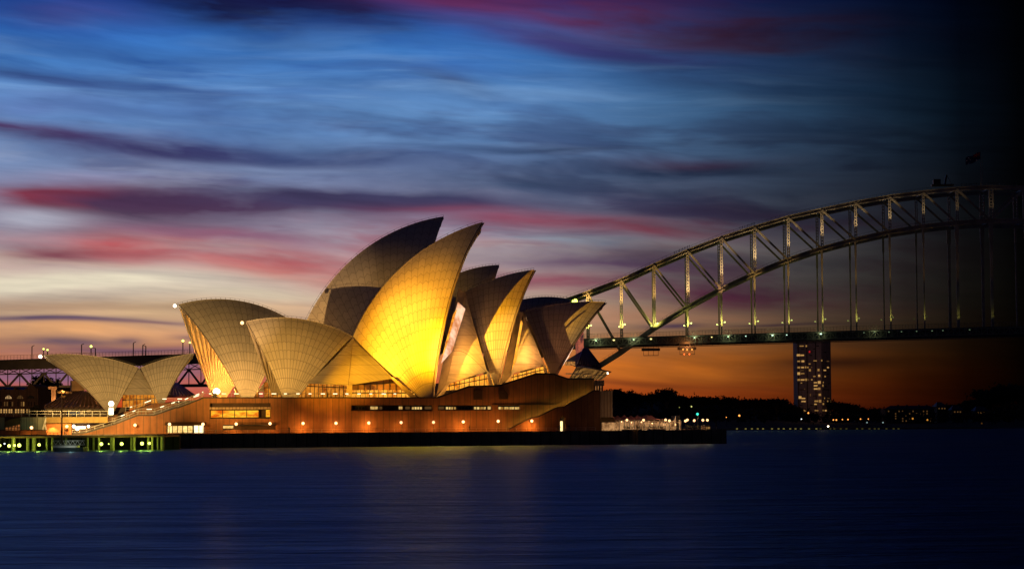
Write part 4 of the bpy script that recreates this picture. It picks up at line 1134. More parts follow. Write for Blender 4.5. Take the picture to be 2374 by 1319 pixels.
for v in (0.0, 30.0):
    far = v > 1
    tr_ = bpy.data.objects.new('arch_truss', None); COL.objects.link(tr_); tr_.parent = BR; tr_.location = (0, 0, 0)
    O_ = Vector((0, v, 0))
    def chord(pp, w_, h_, nme):
        bb = MB(FR)
        for a, c_ in zip(pp, pp[1:]):
            bb.bar(a + O_ + Vector((0, 0, h_ * .38)), c_ + O_ + Vector((0, 0, h_ * .38)), h_ * .24, w_)
            bb.bar(a + O_ - Vector((0, 0, h_ * .38)), c_ + O_ - Vector((0, 0, h_ * .38)), h_ * .24, w_)
            bb.bar(a + O_ + Vector((0, .25, 0)), c_ + O_ + Vector((0, .25, 0)), h_ * .54, w_ * .3)
        bb.build(nme, M_STEEL, tr_)
        bb = MB(FR)
        for a, c_ in zip(pp, pp[1:]):
            up = Vector((0, -.4, h_ * .5 + 1.15)) + O_; lo2 = Vector((0, -.4, h_ * .5)) + O_
            bb.bar(a + up, c_ + up, .10)
            for i in range(8):
                p = a.lerp(c_, i / 8); bb.bar(p + lo2, p + up, .09)
        bb.build('handrail', M_DARK, tr_)
    chord(TN, 1.3, 2.3, 'upper_chord'); chord(BN, 1.3, 2.5, 'lower_chord')
    for i in range(len(NX)):
        bot = BN[i] if i > 4 else Vector((TN[i].x, 0, max(BN[i].z, FR.Z_(NX[i], dky(NX[i]) + 8, 0))))
        bb = MB(FR)
        a, c_ = Vector((TN[i].x, v, TN[i].z)), Vector((TN[i].x, v, bot.z))
        wdt = 1.5 if i < 14 else 2.6
        bb.bar(a + Vector((-wdt * .36, 0, 0)), c_ + Vector((-wdt * .36, 0, 0)), wdt * .28, 1.1); bb.bar(a + Vector((wdt * .36, 0, 0)), c_ + Vector((wdt * .36, 0, 0)), wdt * .28, 1.1)
        n = max(3, int((a.z - c_.z) / 1.6))
        for k in range(n):
            z = c_.z + (a.z - c_.z) * (k + .5) / n; bb.box(a.x - wdt * .25, a.x + wdt * .25, v - .3, v + .3, z - .28, z + .28)
        bb.build('vertical_post', M_STEEL, tr_)
        if i + 1 < len(NX):
            bb = MB(FR)
            if i < 14: p, q_ = TN[i], BN[i + 1]
            else: p, q_ = BN[i], TN[i + 1]
            bb.bar(p + O_ + Vector((0, .7, 0)), q_ + O_ + Vector((0, .7, 0)), .95, .2); bb.bar(p + O_ + Vector((0, -.7, 0)), q_ + O_ + Vector((0, -.7, 0)), .95, .2)
            bb.bar(p + O_, q_ + O_, .35, 1.3)
            bb.build('diagonal_brace', M_STEEL, tr_)
        if i >= 5:
            bb = MB(FR); zd = FR.Z_(NX[i], dky(NX[i]), 0)
            wh_ = .75 if i not in (13, 14) else 1.5
            bb.bar((BN[i].x, v, BN[i].z), (BN[i].x, v, zd), wh_, .6); bb.bar((BN[i].x, v, BN[i].z - 1), (BN[i].x, v, BN[i].z - 9), wh_ * 1.5, .9)
            bb.build('hanger', M_STEEL, tr_)
# cross bracing between the two arches
for i in range(4, len(NX)):
    b = MB(FR); b.bar((TN[i].x, 0, TN[i].z), (TN[i].x, 30, TN[i].z), .8); b.build('cross_brace', M_STEEL, BR)
    b = MB(FR); b.bar((BN[i].x, 0, BN[i].z), (BN[i].x, 30, BN[i].z), .8); b.build('cross_brace', M_STEEL, BR)
b = MB(FR)
for (xa, ya), (xb, yb) in zip(DK, DK[1:]):
    A_, B_ = FR.P(xa, ya, -3), FR.P(xb, yb, -3)
    for z0, z1, v0, v1 in ((-1.0, 0, -3, 34), (-4.6, -1.003, -.5, 31)):
        b.add([Vector((A_.x, v0, A_.z + z0)), Vector((B_.x, v0, B_.z + z0)), Vector((B_.x, v1, B_.z + z0)), Vector((A_.x, v1, A_.z + z0)),
               Vector((A_.x, v0, A_.z + z1)), Vector((B_.x, v0, B_.z + z1)), Vector((B_.x, v1, B_.z + z1)), Vector((A_.x, v1, A_.z + z1))],
              [(0, 1, 5, 4), (1, 2, 6, 5), (2, 3, 7, 6), (3, 0, 4, 7), (4, 5, 6, 7), (3, 2, 1, 0)])
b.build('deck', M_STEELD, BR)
b = MB(FR)      # parapet fence of the deck, and the gantry rail hung below it
px = -150
pv = None
while px < 2460:
    p = FR.P(px, dky(px), -3); up = Vector((0, 0, 2.3))
    b.bar(p, p + up, .12)
    if pv is not None:
        b.bar(pv + up, p + up, .16); b.bar(pv + up * .5, p + up * .5, .10); b.bar(pv + up * .75, p + up * .75, .06); b.bar(pv + up * .25, p + up * .25, .06)
    pv = p; px += 7.6
b.build('parapet_fence', mat('fence_steel', (.12, .11, .09), .6), BR)
b = MB(FR); px = 1366; pv = None
while px < 2460:
    p = FR.P(px, dky(px) + 26, -1); b.bar(p, FR.P(px, dky(px) + 17, -1), .14)
    if pv is not None: b.bar(pv, p, .3, .3); b.bar(pv + Vector((0, 0, 1.1)), p + Vector((0, 0, 1.1)), .08)
    pv = p; px += 13
b.build('gantry_rail', M_STEELD, BR)
b = MB(FR); px = 1366; k = 0      # web of the stiffening girder beside the deck
while px < 2460:
    p, q_ = FR.P(px, dky(px) + 3, -3.25), FR.P(px, dky(px) + 17, -3.25); r_, t_ = FR.P(px + 13, dky(px + 13) + 3, -3.25), FR.P(px + 13, dky(px + 13) + 17, -3.25)
    b.bar(p, q_, .35); b.bar(p, r_, .4); b.bar(q_, t_, .4); b.bar(*((p, t_) if k % 2 else (q_, r_)), .25); px += 13; k += 1
b.build('girder_web', mat('girder_steel', (.16, .17, .14), .6, metal=.2), BR)
for px in (1509, 1593):
    b = MB(FR); c_ = FR.P(px, dky(px) + 30, -1)
    b.box(c_.x - 5, c_.x + 5, -1, 8, c_.z - .6, c_.z + .6)
    for dx in (-4, -1.4, 1.4, 4): b.bar((c_.x + dx, -1, c_.z - 3.4), (c_.x + dx, -1, c_.z + 3), .2)
    b.bar((c_.x - 4, -1, c_.z - 3.3), (c_.x + 4, -1, c_.z - 3.3), .3)
    gt = b.build('maintenance_gantry', M_STEELD, BR)
    if px == 1593:
        for dx, dz in ((-2.2, -.6), (0, -.8), (2.6, -.7), (-1.6, -3.2), (1.2, -3.2)):
            b = MB(FR); b.ball((c_.x + dx, -1.4, c_.z + dz), .42); b.build('lamp', G_RED if dz < -1 else G_AMBER, gt)
        light('gantry_lamp', 'POINT', FR.w((c_.x, -4, c_.z + 1)), 2500, (1, .3, .08), gt, .4)
# lamps along the underside of the deck, and post lights
for i, px in enumerate((1382, 1423, 1469, 1509, 1610, 1650, 1688, 1729, 1791, 1824, 1903, 2003, 2027, 2061, 2090, 2125, 2161, 2186, 2248)):
    p = FR.P(px, dky(px) + 6, -3.4)
    big = px in (1791, 1903, 1423, 1509)
    b = MB(FR); b.ball(p, .6 if big else .4, 8, 6, .55)
    k = max(.05, 1 - (px - 1380) / 900)
    if i < 14 and i % 2 == 0: light('deck_light', 'POINT', FR.w(p + Vector((0, -2.2, .4))), 700 * k, (.8, .85, .4), BR, .3)
    b.build('deck_lamp', glow('deck_lamp_%d' % (i % 2 if px < 1700 else 2 + (px > 1950)), ((.55, .9, .55), (1, .8, .25), (.55, .85, .65), (.4, .6, .35))[i % 2 if px < 1700 else 2 + (px > 1950)], (2.6, 2.6, 2.2, .3)[i % 2 if px < 1700 else 2 + (px > 1950)]), BR)
for i, px in enumerate(NX):
    if i < 2 or i > 14: continue
    k = (1, 1, 1, 1.1, 1.1, 1, .9, .7, .55, .4, .3, .2, .1, .04, .02)[i]
    py = dky(px) - (28 if i > 4 else 30)
    for v, dx in ((-1.6, 2.0), (28.0, -1.0)):
        p = FR.P(px, py, -1.6); p = Vector((p.x + dx, v, p.z))
        b = MB(FR); b.ball(p, .42 if v < 0 else .36, 8, 6); b.bar(p, p + Vector((-dx * .8, .9, -.3)), .12)
        o = b.build('post_lamp', glow('post_lamp_%d' % i, (.85, .95, .25), 3 * k * k), BR)
        if v < 0:
            light('post_light', 'SPOT', FR.w(p + Vector((-.6, -2.6, -1.5))), 7500 * k, (.90, .80, .14), o, .4, FR.w(p + Vector((-2.0, 1.6, 3))), 120, 1.0)
            light('post_light', 'SPOT', FR.w(p + Vector((-dx, -3.5, 1))), 170000 * k, (1, .56, .14) if i != 6 else (1, .5, .2), o, .3, FR.w(Vector((TN[i].x, 0, TN[i].z - 3))), 24, 1.0)
    # lamps washing the truss above the lower chord
    if i >= 5:
        light('truss_light', 'SPOT', FR.w(Vector((BN[i].x + 1.0, -5, BN[i].z + 2))), 62000 * k, (1, .66, .30), BR, .3, FR.w(Vector((TN[i].x, 0, TN[i].z))), 60, 1.0)
b = MB(FR); b.ball(FR.P(1328, 698, -1), .6); b.build('deck_lamp', G_GREEN, BR)
# approach viaduct on the left: trusses and stone pier
for v in (0.0, 30.0):
    b = MB(FR); xs = [-150 + 28 * i for i in range(24)]
    tp = [FR.P(x, dky(x) + 22, v) for x in xs]
    bo = [Vector((p.x, v, FR.Z_(x, 897 - (x * .01), 0))) for p, x in zip(tp, xs)]
    for i in range(len(xs) - 1):
        b.bar(tp[i], tp[i + 1], 1.0, .8); b.bar(bo[i], bo[i + 1], 1.2, .8)
        mt, mo = tp[i].lerp(bo[i], .28), tp[i + 1].lerp(bo[i + 1], .28)
        b.bar(mt, mo, .45, .4)
        b.bar(*((mt, bo[i + 1]) if i % 2 else (bo[i], mo)), .95, .5)
        b.bar(tp[i], mo, .35, .3); b.bar(mt, tp[i + 1], .35, .3)
        b.bar(tp[i], bo[i], .45, .4)
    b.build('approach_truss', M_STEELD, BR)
b = MB(FR)
for x0, x1 in ((88, 106), (108, 130)): b.ppoly([(x0, 1000), (x0 + 1, 903), (x1 - 1, 903), (x1, 1000)], -2, 33)
b.pbox(86, 132, 896, 903.5, -2.6, 33.4)
b.build('stone_pier', M_STONE, BR)
light('pier_lamp', 'POINT', FR.w(FR.P(100, 950, -16)), 26000, (1, .42, .12), BR, .4)
for px, ytop, lampy in ((74, 803, None), (101, 809, 808), (110, 811, 811), (189, 799, None), (211, 803, 803), (221, 807, None), (309, 795, None), (331, 800, None), (338, 802, None), (424, 790, 790), (440, 794, 794)):
    b = MB(FR); yb = dky(px)
    p = FR.P(px, yb, -2.5); q_ = Vector((p.x, -2.5, FR.Z_(px, ytop, -2.5)))
    b.bar(p, q_, .45)
    if lampy is None: b.bar(q_, q_ + Vector((-1.6 if px in (221, 338) else 1.3, 0, .6 if px not in (221, 338) else .3)), .3)
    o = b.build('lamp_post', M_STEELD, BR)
    if lampy:
        b = MB(FR); b.ball(q_, .62 if px in (211, 424) else .45, 8, 6); b.build('lamp', G_GREEN, o)

# crane and flag on the crown
b = MB(FR)
pc = FR.P(2176, 434, 0)
b.box(pc.x - 4, pc.x + 8, -2, 2, pc.z + .5, pc.z + 1.4); b.box(pc.x - 3, pc.x + 1, -1.5, 1.5, pc.z + 1.4, pc.z + 4.2); b.bar((pc.x + 3.4, 0, pc.z + 1.4), (pc.x + 4.4, 0, pc.z + 6.6), 1.0); b.bar((pc.x + 4.4, 0, pc.z + 6.6), (pc.x + 7, 0, pc.z + 1.6), .2)
tag(b.build('creeper_crane', M_DARK), 'small dark maintenance crane on the top chord near the crown of the arch', 'crane')
for k, (px, v, lab) in enumerate(((2277, 4, 'dark blue flag flying from a pole at the crown of the arch'), (2296, 26, 'bare tall flagpole at the crown of the arch'))):
    p = FR.P(px, 433, 0); p = Vector((p.x, v, p.z + 1))
    fp = thing('flagpole' if k else 'flag', FR.w(p), lab, 'flagpole' if k else 'flag')
    b = MB(FR); b.tube(p, p + Vector((0, 0, 19)), .16, .08, 6); b.build('pole', M_STEEL, fp)
    if not k:
        fl_ = FRw = None
        b = MB(FR); vs = []; n = 14
        z1 = p.z + 18.5
        for i in range(n + 1):
            t = i / n
            u = p.x + 4.4 - 8.8 * t if False else p.x - 8.0 * t
            z = z1 - 3.4 * t + .35 * math.sin(t * 9); vv = v + .5 * math.sin(t * 8)
            vs += [Vector((u, vv, z)), Vector((u, vv, z - 4.2))]
        b.add(vs, [(2 * i, 2 * i + 2, 2 * i + 3, 2 * i + 1) for i in range(n)])
        cl = b.build('cloth', mat('flag_blue', (.01, .015, .08), .8), fp)
        b = MB(FR)
        q0 = p + Vector((-.4, -.7, 18.2))
        b.bar(q0 + Vector((0, 0, -1.0)), q0 + Vector((-3.6, 0, -2.4)), .5, .05); b.bar(q0 + Vector((-1.8, 0, -.6)), q0 + Vector((-1.8, 0, -2.9)), .5, .05)
        b.bar(q0 + Vector((0, 0, 0)), q0 + Vector((-3.6, 0, -3.4)), .22, .04); b.bar(q0 + Vector((0, 0, -2.0)), q0 + Vector((-3.6, 0, -1.4)), .22, .04)
        b.build('canton', mat('flag_red', (.3, .02, .02), .8), cl)
        b = MB(FR)
        for dx, dz, r in ((-1.8, -4.3, .45), (-6, -3.2, .3), (-6, -6.1, .3), (-5.1, -4.3, .3), (-7, -4.6, .3)): b.ball(q0 + Vector((dx, 0, dz)), r, 7, 4)
        b.build('stars', mat('flag_white', (.5, .5, .5), .8), cl)

# climbers on the arch: one skinned figure, copied
def person_mesh():
    sk = {'pel': (0, 0, .95), 'ch': (0, .02, 1.35), 'nk': (0, .02, 1.5), 'hd': (0, -.02, 1.66), 'tp': (0, 0, 1.76),
          'lh': (-.1, 0, .88), 'lk': (-.12, -.06, .5), 'lf': (-.13, .04, .08), 'lt': (-.13, -.12, .04), 'rh': (.1, 0, .88), 'rk': (.13, -.1, .5), 'rf': (.15, .02, .08), 'rt': (.15, -.14, .04),
          'ls': (-.2, .02, 1.42), 'le': (-.27, .04, 1.15), 'lw': (-.24, -.12, .95), 'rs': (.2, .02, 1.42), 're': (.3, .02, 1.18), 'rw': (.3, -.16, 1.0)}
    rad = dict(pel=.15, ch=.17, nk=.06, hd=.10, tp=.07, lh=.1, lk=.07, lf=.05, lt=.04, rh=.1, rk=.07, rf=.05, rt=.04, ls=.07, le=.05, lw=.035, rs=.07, re=.05, rw=.035)
    ed = [('pel', 'ch'), ('ch', 'nk'), ('nk', 'hd'), ('hd', 'tp'), ('pel', 'lh'), ('lh', 'lk'), ('lk', 'lf'), ('lf', 'lt'), ('pel', 'rh'), ('rh', 'rk'), ('rk', 'rf'), ('rf', 'rt'), ('ch', 'ls'), ('ls', 'le'), ('le', 'lw'), ('ch', 'rs'), ('rs', 're'), ('re', 'rw')]
    ks = list(sk); me = bpy.data.meshes.new('person')
    me.from_pydata([sk[k] for k in ks], [(ks.index(a), ks.index(c)) for a, c in ed], [])
    o = bpy.data.objects.new('person', me); COL.objects.link(o)
    m_ = o.modifiers.new('Skin', 'SKIN'); o.modifiers.new('Sub', 'SUBSURF').levels = 1
    sv = me.skin_vertices[0].data
    for i, k in enumerate(ks): sv[i].radius = (rad[k], rad[k])
    sv[0].use_root = True
    me.update()
    dg = bpy.context.evaluated_depsgraph_get(); dg.update()
    me2 = bpy.data.meshes.new_from_object(o.evaluated_get(dg)); me2.name = 'person'
    bpy.data.objects.remove(o)
    me2.materials.clear(); me2.materials.append(M_CLOTH)
    return me2


PM = person_mesh()
def person(loc, rz, label, group, sc=1.0):
    o = bpy.data.objects.new('person', PM); COL.objects.link(o); o.location = loc; o.rotation_euler = (0, 0, rz); o.scale = (sc,) * 3
    tag(o, label, 'person', group)
def chord_pt(px, pts=TN, off=1.2):
    u = FR.P(px, 560, 0).x
    for a, c_ in zip(pts, pts[1:]):
        if a.x <= u <= c_.x: return Vector((u, 0, a.z + (c_.z - a.z) * (u - a.x) / (c_.x - a.x) + off))
for px in (1563, 1567.5, 1572, 1575, 1579, 1582.5, 1587, 1590, 1594, 1598):
    person(FR.w(chord_pt(px)), random.uniform(1.2, 2.0), 'climber in dark overalls in the lower file walking up the top chord of the bridge', 'climbers in the lower file on the arch', random.uniform(.95, 1.08))
for px in (1716, 1722, 1727, 1733, 1737, 1742, 1746, 1749):
    person(FR.w(chord_pt(px)), random.uniform(1.2, 2.0), 'climber in dark overalls in the upper file on the top chord of the bridge', 'climbers in the upper file on the arch', random.uniform(.95, 1.08))
for px in (2232, 2238, 2243, 2249, 2254, 2260, 2266):
    person(FR.w(chord_pt(px)), random.uniform(1.2, 2.0), 'climber standing in the dark file near the crown of the arch', 'climbers near the crown', 1.0)

# ------------------------------------------------------------------ tower block and far shore
FT = FW_(1560.0)
tw = thing('tower_block', FT.w(Vector((FT.U_(1888), 0, 2))), 'tall narrow apartment tower with scattered lit windows beneath the bridge deck', 'tower block')
b = MB(FT); u0, um, u1 = FT.U_(1849), FT.U_(1902), FT.U_(1929); zt = FT.Z_(1888, 787)
vs = [Vector((u0, 0, 1)), Vector((um, -7, 1)), Vector((u1, 4, 1)), Vector((u1, 22, 1)), Vector((u0, 22, 1))]
b.add(vs + [Vector((p.x, p.y, zt)) for p in vs], [(i, (i + 1) % 5, 5 + (i + 1) % 5, 5 + i) for i in range(5)] + [(5, 6, 7, 8, 9)])
b.build('wall', M_TOWER, tw)
b = MB(FT); b.box(u0 + 3, um - 2, 4, 16, zt, zt + 2.5); b.build('roof_plant', M_TOWER, tw)
def twin(px, py, w_, h_, m):
    bb = MB(FT); u = FT.U_(px)
    du = w_ * FT.o[1] / FX / 2; dz = h_ * FT.o[1] / FX / 2; z = FT.Z_(px, py)
    def vv(x): return (-7 * (x - u0) / (um - u0) if x < um else -7 + 11 * (x - um) / (u1 - um)) - .25
    a, c_ = u - du, u + du
    bb.add([Vector((a, vv(a), z - dz)), Vector((c_, vv(c_), z - dz)), Vector((c_, vv(c_), z + dz)), Vector((a, vv(a), z + dz)),
            Vector((a, vv(a) + .22, z - dz)), Vector((c_, vv(c_) + .22, z - dz)), Vector((c_, vv(c_) + .22, z + dz)), Vector((a, vv(a) + .22, z + dz))],
           [(0, 1, 2, 3), (0, 4, 5, 1), (1, 5, 6, 2), (2, 6, 7, 3), (3, 7, 4, 0)])
    bb.build('window', m, tw)
zp = lambda x, y: (1800 + x / 5.075, 740 + y / 5.075)
for x, y, w_, h_, k in ((300, 316, 9, 2, 1), (352, 316, 3, 4, 1), (387, 385, 3, 4, 3), (262, 422, 7, 4.5, 2), (305, 424, 8, 3, 2), (265, 494, 6, 3, 1), (312, 494, 6, 4, 2), (447, 491, 7, 2.2, 1),
                        (522, 488, 3, 4, 1), (612, 493, 7, 2, 0), (386, 526, 4, 2, 1), (265, 567, 6, 4, 1), (308, 567, 6, 3, 2), (342, 565, 3, 4, 1), (366, 567, 3, 3, 1), (407, 566, 2, 2, 0), (612, 566, 5, 3, 2),
                        (300, 603, 8, 1.6, 0), (388, 600, 4, 5, 1), (484, 598, 4, 5, 1), (565, 601, 7, 2.5, 2), (264, 638, 6, 6, 2), (308, 640, 7, 3, 1), (437, 673, 5, 2, 1), (490, 665, 4, 5, 2), (568, 673, 4, 3, 1),
                        (264, 712, 6, 4, 1), (306, 712, 8, 3, 2), (345, 711, 4, 5, 1), (370, 712, 3, 3, 0), (408, 711, 3, 3, 1), (448, 746, 7, 2.5, 2), (490, 743, 6, 6, 2), (541, 743, 2, 3, 1), (292, 749, 3, 2, 1),
                        (450, 782, 8, 3.2, 2), (534, 781, 3, 5, 1), (450, 819, 8, 3, 2), (488, 817, 5, 5, 1), (327, 821, 2, 2, 0), (390, 890, 2, 5, 0), (494, 888, 5, 5, 1), (275, 918, 6, 6, 2), (312, 930, 8, 2.5, 2),
                        (556, 928, 2, 3, 1), (612, 930, 6, 2, 0), (313, 966, 9, 3, 2), (455, 963, 8, 3.5, 1), (496, 963, 5, 6, 1), (545, 963, 2, 3, 0), (600, 963, 3, 3, 1), (643, 963, 3, 5, 1), (445, 1000, 5, 3, 2), (536, 996, 4, 4, 1),
                        (612, 1000, 8, 3, 2), (643, 1035, 3, 5, 1), (325, 1073, 5, 3, 1), (455, 1073, 8, 2, 1), (532, 1072, 2, 3, 1), (570, 1073, 5, 3, 2), (645, 1105, 3, 4, 1)):
    twin(*zp(x, y), w_, h_, (G_WIND, G_WIN, G_WINB, G_WINR)[k])
random.seed(11)
for i in range(36):
    x = random.choice((285, 310, 400, 440, 478, 545, 575, 612)); y = 316 + 36.5 * random.randint(0, 21)
    twin(*zp(x, y + 1), 6, 2, M_GLASSD)
light('tower_fill', 'POINT', FT.w(Vector((FT.U_(1885), -45, 22))), 2600, (1, .52, .28), tw, .5)  # added point floating before the tower, brightens its dark wall
# apartment building
FP = FW_(1500.0)
ap = thing('apartment_building', FP.w(Vector((FP.U_(2108), 0, 2))), 'low wide dark apartment building with hipped roof on the far shore', 'building')
b = MB(FP); b.pbox(2052, 2165, 947, 985, 0, 20); b.build('wall', mat('far_wall', (.035, .03, .026), .85, post=uv_lines(3, .3, .3)), ap)
b = MB(FP); R0 = [FP.P(2048, 948, -1), FP.P(2169, 948, -1), FP.P(2169, 948, 21), FP.P(2048, 948, 21), FP.P(2064, 940, 8), FP.P(2155, 940, 8)]
for p in R0[2:4]: p.z = R0[0].z
b.add(R0, [(0, 1, 5, 4), (1, 2, 5), (2, 3, 4, 5), (3, 0, 4), (3, 2, 1, 0)]); rf = b.build('roof', M_SLATE, ap)
for x in (2080, 2100, 2128, 2146):
    b = MB(FP); b.pbox(x, x + 4, 938, 942.5, 3, 5); b.build('chimney', M_BRICK, rf)
for r_i in range(5):
    for c_i in range(13):
        if random.random() < .62:
            x = 2058 + c_i * 8.1; y = 951.5 + r_i * 5.6
            b = MB(FP); b.pbox(x, x + 2.6, y, y + 3, -.25, -.02); b.build('window', G_WIND if random.random() < .55 else M_GLASSD, ap)
for k, (x0, x1, y0, lab) in enumerate(((2172, 2192, 942, 'small pale roofed house right of the wide apartment building'), (2208, 2232, 950, 'dim house among trees near the dark right edge'), (2262, 2290, 952, 'dimmest far shore house, furthest right'))):
    h_ = thing('house', FP.w(Vector((FP.U_((x0 + x1) / 2), 20, 2))), lab, 'house')
    b = MB(FP); b.pbox(x0, x1, y0, 985, 20, 34); b.build('wall', MATS['far_wall'], h_)
    b = MB(FP); zr = FP.Z_(x0, y0, 20); ua, ub = FP.U_(x0 - 2, 19), FP.U_(x1 + 2, 19)
    b.add([Vector((ua, 19, zr)), Vector((ub, 19, zr)), Vector((ub, 35, zr)), Vector((ua, 35, zr)), Vector((ua + 2, 27, zr + 3)), Vector((ub - 2, 27, zr + 3))], [(0, 1, 5, 4), (1, 2, 5), (2, 3, 4, 5), (3, 0, 4)])
    b.build('roof', M_SLATE, h_)
    for x in (x0 + 3, x0 + 10, x0 + 16):
        b = MB(FP); b.pbox(x, x + 3, y0 + 3, y0 + 6, 19.7, 19.95); b.build('window', G_WIND, h_)

# trees: leaf-clump crowns
def crown(bb, c, rx, rz, n, size, rnd):
    for i in range(n):
        a = rnd.uniform(0, 2 * math.pi); t = rnd.uniform(-.5, 1); r = rnd.uniform(.45, 1.0) ** .5
        q_ = Vector((math.cos(a) * rx * r * math.sqrt(max(0, 1 - t * t * .8)), math.sin(a) * rx * r * .8, t * rz * r)) + c
        lump = .75 + .35 * math.sin(a * 3 + t * 5)
        q_ = c + (q_ - c) * lump
        for k in range(5):
            d = Vector((rnd.gauss(0, 1), rnd.gauss(0, 1), rnd.gauss(0, .8))) * size * .7
            n1 = Vector((rnd.gauss(0, 1), rnd.gauss(0, 1), rnd.gauss(0, 1))).normalized(); n2 = n1.orthogonal().normalized()
            s_ = size * rnd.uniform(.5, 1)
            bb.add([q_ + d + n1 * s_, q_ + d + n2 * s_, q_ + d - n1 * s_ * .7, q_ + d - n2 * s_ * .8], [(0, 1, 2, 3)])


def tree(px, ytop, ybase, wpx, d, label, group=None, shape=1.0, seed=0, m=None):
    F = FW_(d); rnd = random.Random(seed + int(px)); sc = d / FX
    base = F.P(px, ybase, 0); h = (ybase - ytop) * sc; w_ = wpx * sc
    t = thing('tree', F.w(base), label, 'tree', group)
    b = MB(F)
    top = base + Vector((0, 0, h * .55)); b.tube(base - Vector((0, 0, 4)), top, w_ * .05 + .25, w_ * .03 + .1, 7)
    ends = []
    for k in range(5):
        a = k * 1.26 + rnd.random(); e = base + Vector((math.cos(a) * w_ * .3, math.sin(a) * w_ * .2, h * rnd.uniform(.65, .85)))
        b.tube(base + Vector((0, 0, h * rnd.uniform(.3, .5))), e, w_ * .022 + .1, .08, 5); ends.append(e)
    b.build('trunk', M_BARK, t)
    b = MB(F)
    crown(b, base + Vector((0, 0, h * .68)), w_ * .36, h * .32, int(70 * shape), w_ * .05 + .15, rnd)
    for e in ends: crown(b, e, w_ * .24, h * .17, int(32 * shape), w_ * .045 + .15, rnd)
    b.build('crown', m or M_LEAFD, t)
    return t


SK = [(1425, 903, 44), (1452, 908, 34), (1478, 913, 30), (1512, 910, 28), (1547, 902, 42), (1572, 915, 30), (1600, 921, 32), (1626, 920, 34), (1650, 918, 26), (1675, 921, 30), (1700, 921, 30), (1722, 926, 26),
      (1748, 924, 30), (1775, 926, 32), (1800, 924, 44), (1822, 932, 34), (1843, 944, 28), (1940, 930, 40), (1962, 935, 40), (1985, 945, 30), (2010, 950, 28), (2036, 946, 24), (2190, 938, 34), (2215, 938, 34), (2240, 934, 36), (2268, 925, 44), (2296, 905, 60), (2330, 896, 70), (2366, 890, 70)]
desc = ('umbrella shaped', 'rounded', 'ragged', 'low spreading', 'tall', 'bushy')
for i, (px, yt, w_) in enumerate(SK):
    where = ('just right of the opera house end block' if px < 1470 else 'behind the peaked marquee' if px < 1560 else 'above the lamps at the quay end' if px < 1660 else 'left of the apartment tower' if px < 1850 else 'just right of the apartment tower' if px < 1970 else 'between the tower and the wide building' if px < 2045 else 'right of the wide building' if px < 2250 else 'in the dark at the right edge')
    sz = ('highest', 'second', 'third', 'fourth', 'fifth', 'sixth', 'seventh', 'eighth')
    same = [q for q in SK if q is not None]
    tree(px, yt, 975 if px > 1700 else 965, w_ * 1.55, 1560 if px > 1700 else 1640, 'dark %s tree on the far skyline %s' % (desc[i % 6], where), 'trees on the far skyline', shape=1.3, seed=i)
# wood on the slope behind: one mass
random.seed(21)
rnd = random.Random(5)
b = MB(FW_(0))
for i in range(340):
    px = rnd.uniform(1395, 2400)
    for (xa, ya), (xb, yb) in zip(PROF1, PROF1[1:]):
        if xa <= px <= xb: py = ya + (yb - ya) * (px - xa) / (xb - xa)
    t = rnd.uniform(.08, 1); d = 1300 + 640 * t
    top = CH + ray(px, py)[1] * 1950
    z = 2 + (top - 2) * (t ** 1.5)
    if d < 1590 and z > 30: continue
    crown(b, Vector(((px - CX) / FX * d, d, z + 3.5)), rnd.uniform(5, 9), rnd.uniform(3.5, 5.5), 16, 1.0, rnd)
b.build('woodland', M_LEAFD, kind='stuff', label='dark wood covering the far shore slope', cat=None)
# trees behind the viaduct at left
tree(92, 868, 975, 60, 1330, 'dark tree rising behind the viaduct trusses at left', 'trees behind the viaduct', 1.5, 3)
tree(128, 874, 975, 44, 1330, 'smaller dark tree behind the viaduct, right of the taller one', 'trees behind the viaduct', 1.5, 4)
tree(84, 938, 1006, 30, 690, 'small tree growing before the brick warehouse at its right end', None, .9, 4)
# trees behind the quay end
tree(1660, 957, 996, 30, 850, 'bare reddish tree at the right end of the quay', None, .5, 9, M_LEAF)

# shore lamps on the far side
FL = FW_(1330.0)
lampd = ((1714, 963, .75, G_AMBER, 'orange street lamp on the slope left of the tower'), (1771, 993, .7, G_AMBER, 'orange lamp at the far water edge left of the tower'), (1684, 967, .35, G_AMBER, 'tiny orange lamp just right of the quay end tree'),
         (1874, 957, .6, G_AMBER, 'orange lamp before the base of the tower'), (1858, 971, .4, G_WHT, 'small white lamp at the left foot of the tower'), (1920, 988, .6, G_WARM, 'white lamp on the low shore wall below the tower'),
         (1932, 973, .5, G_AMBER, 'left lamp of the close orange pair right of the tower'), (1939, 973, .55, G_AMBER, 'right lamp of the close orange pair right of the tower'), (1953, 972, .45, G_AMBER, 'orange lamp third in the row right of the tower'),
         (1966, 972, .5, G_AMBER, 'orange lamp fourth in the row right of the tower'), (1995, 971, .45, G_AMBER, 'orange lamp halfway between tower and wide building'), (2013, 971, .4, G_AMBER, 'orange lamp left of the blue white shore light'),
         (2010, 979, .55, glow('bluewhite_dim', (.4, .6, .6), .6), 'blue white shore light, left one'), (2047, 979, .55, glow('bluewhite_dim', (.4, .6, .6), .6), 'blue white shore light, right one'),
         (2116, 970, .7, glow('amber_dim', (1, .4, .05), .6), 'orange lamp before the middle of the wide building'), (2150, 973, .7, glow('amber_dim', (1, .4, .05), .6), 'orange lamp before the right end of the wide building'),
         (2276, 981, .6, glow('amber_faint', (.5, .2, .03), .15), 'faint lamp near the right edge'), (1575, 944, .4, glow('greenish_dim', (.6, .6, .15), .5), 'small greenish lamp on the dark slope, left of a brighter one'),
         (1603, 942, .6, glow('greenish_lamp', (.8, .8, .25), 1.0), 'brighter greenish lamp on the dark slope above the quay'))
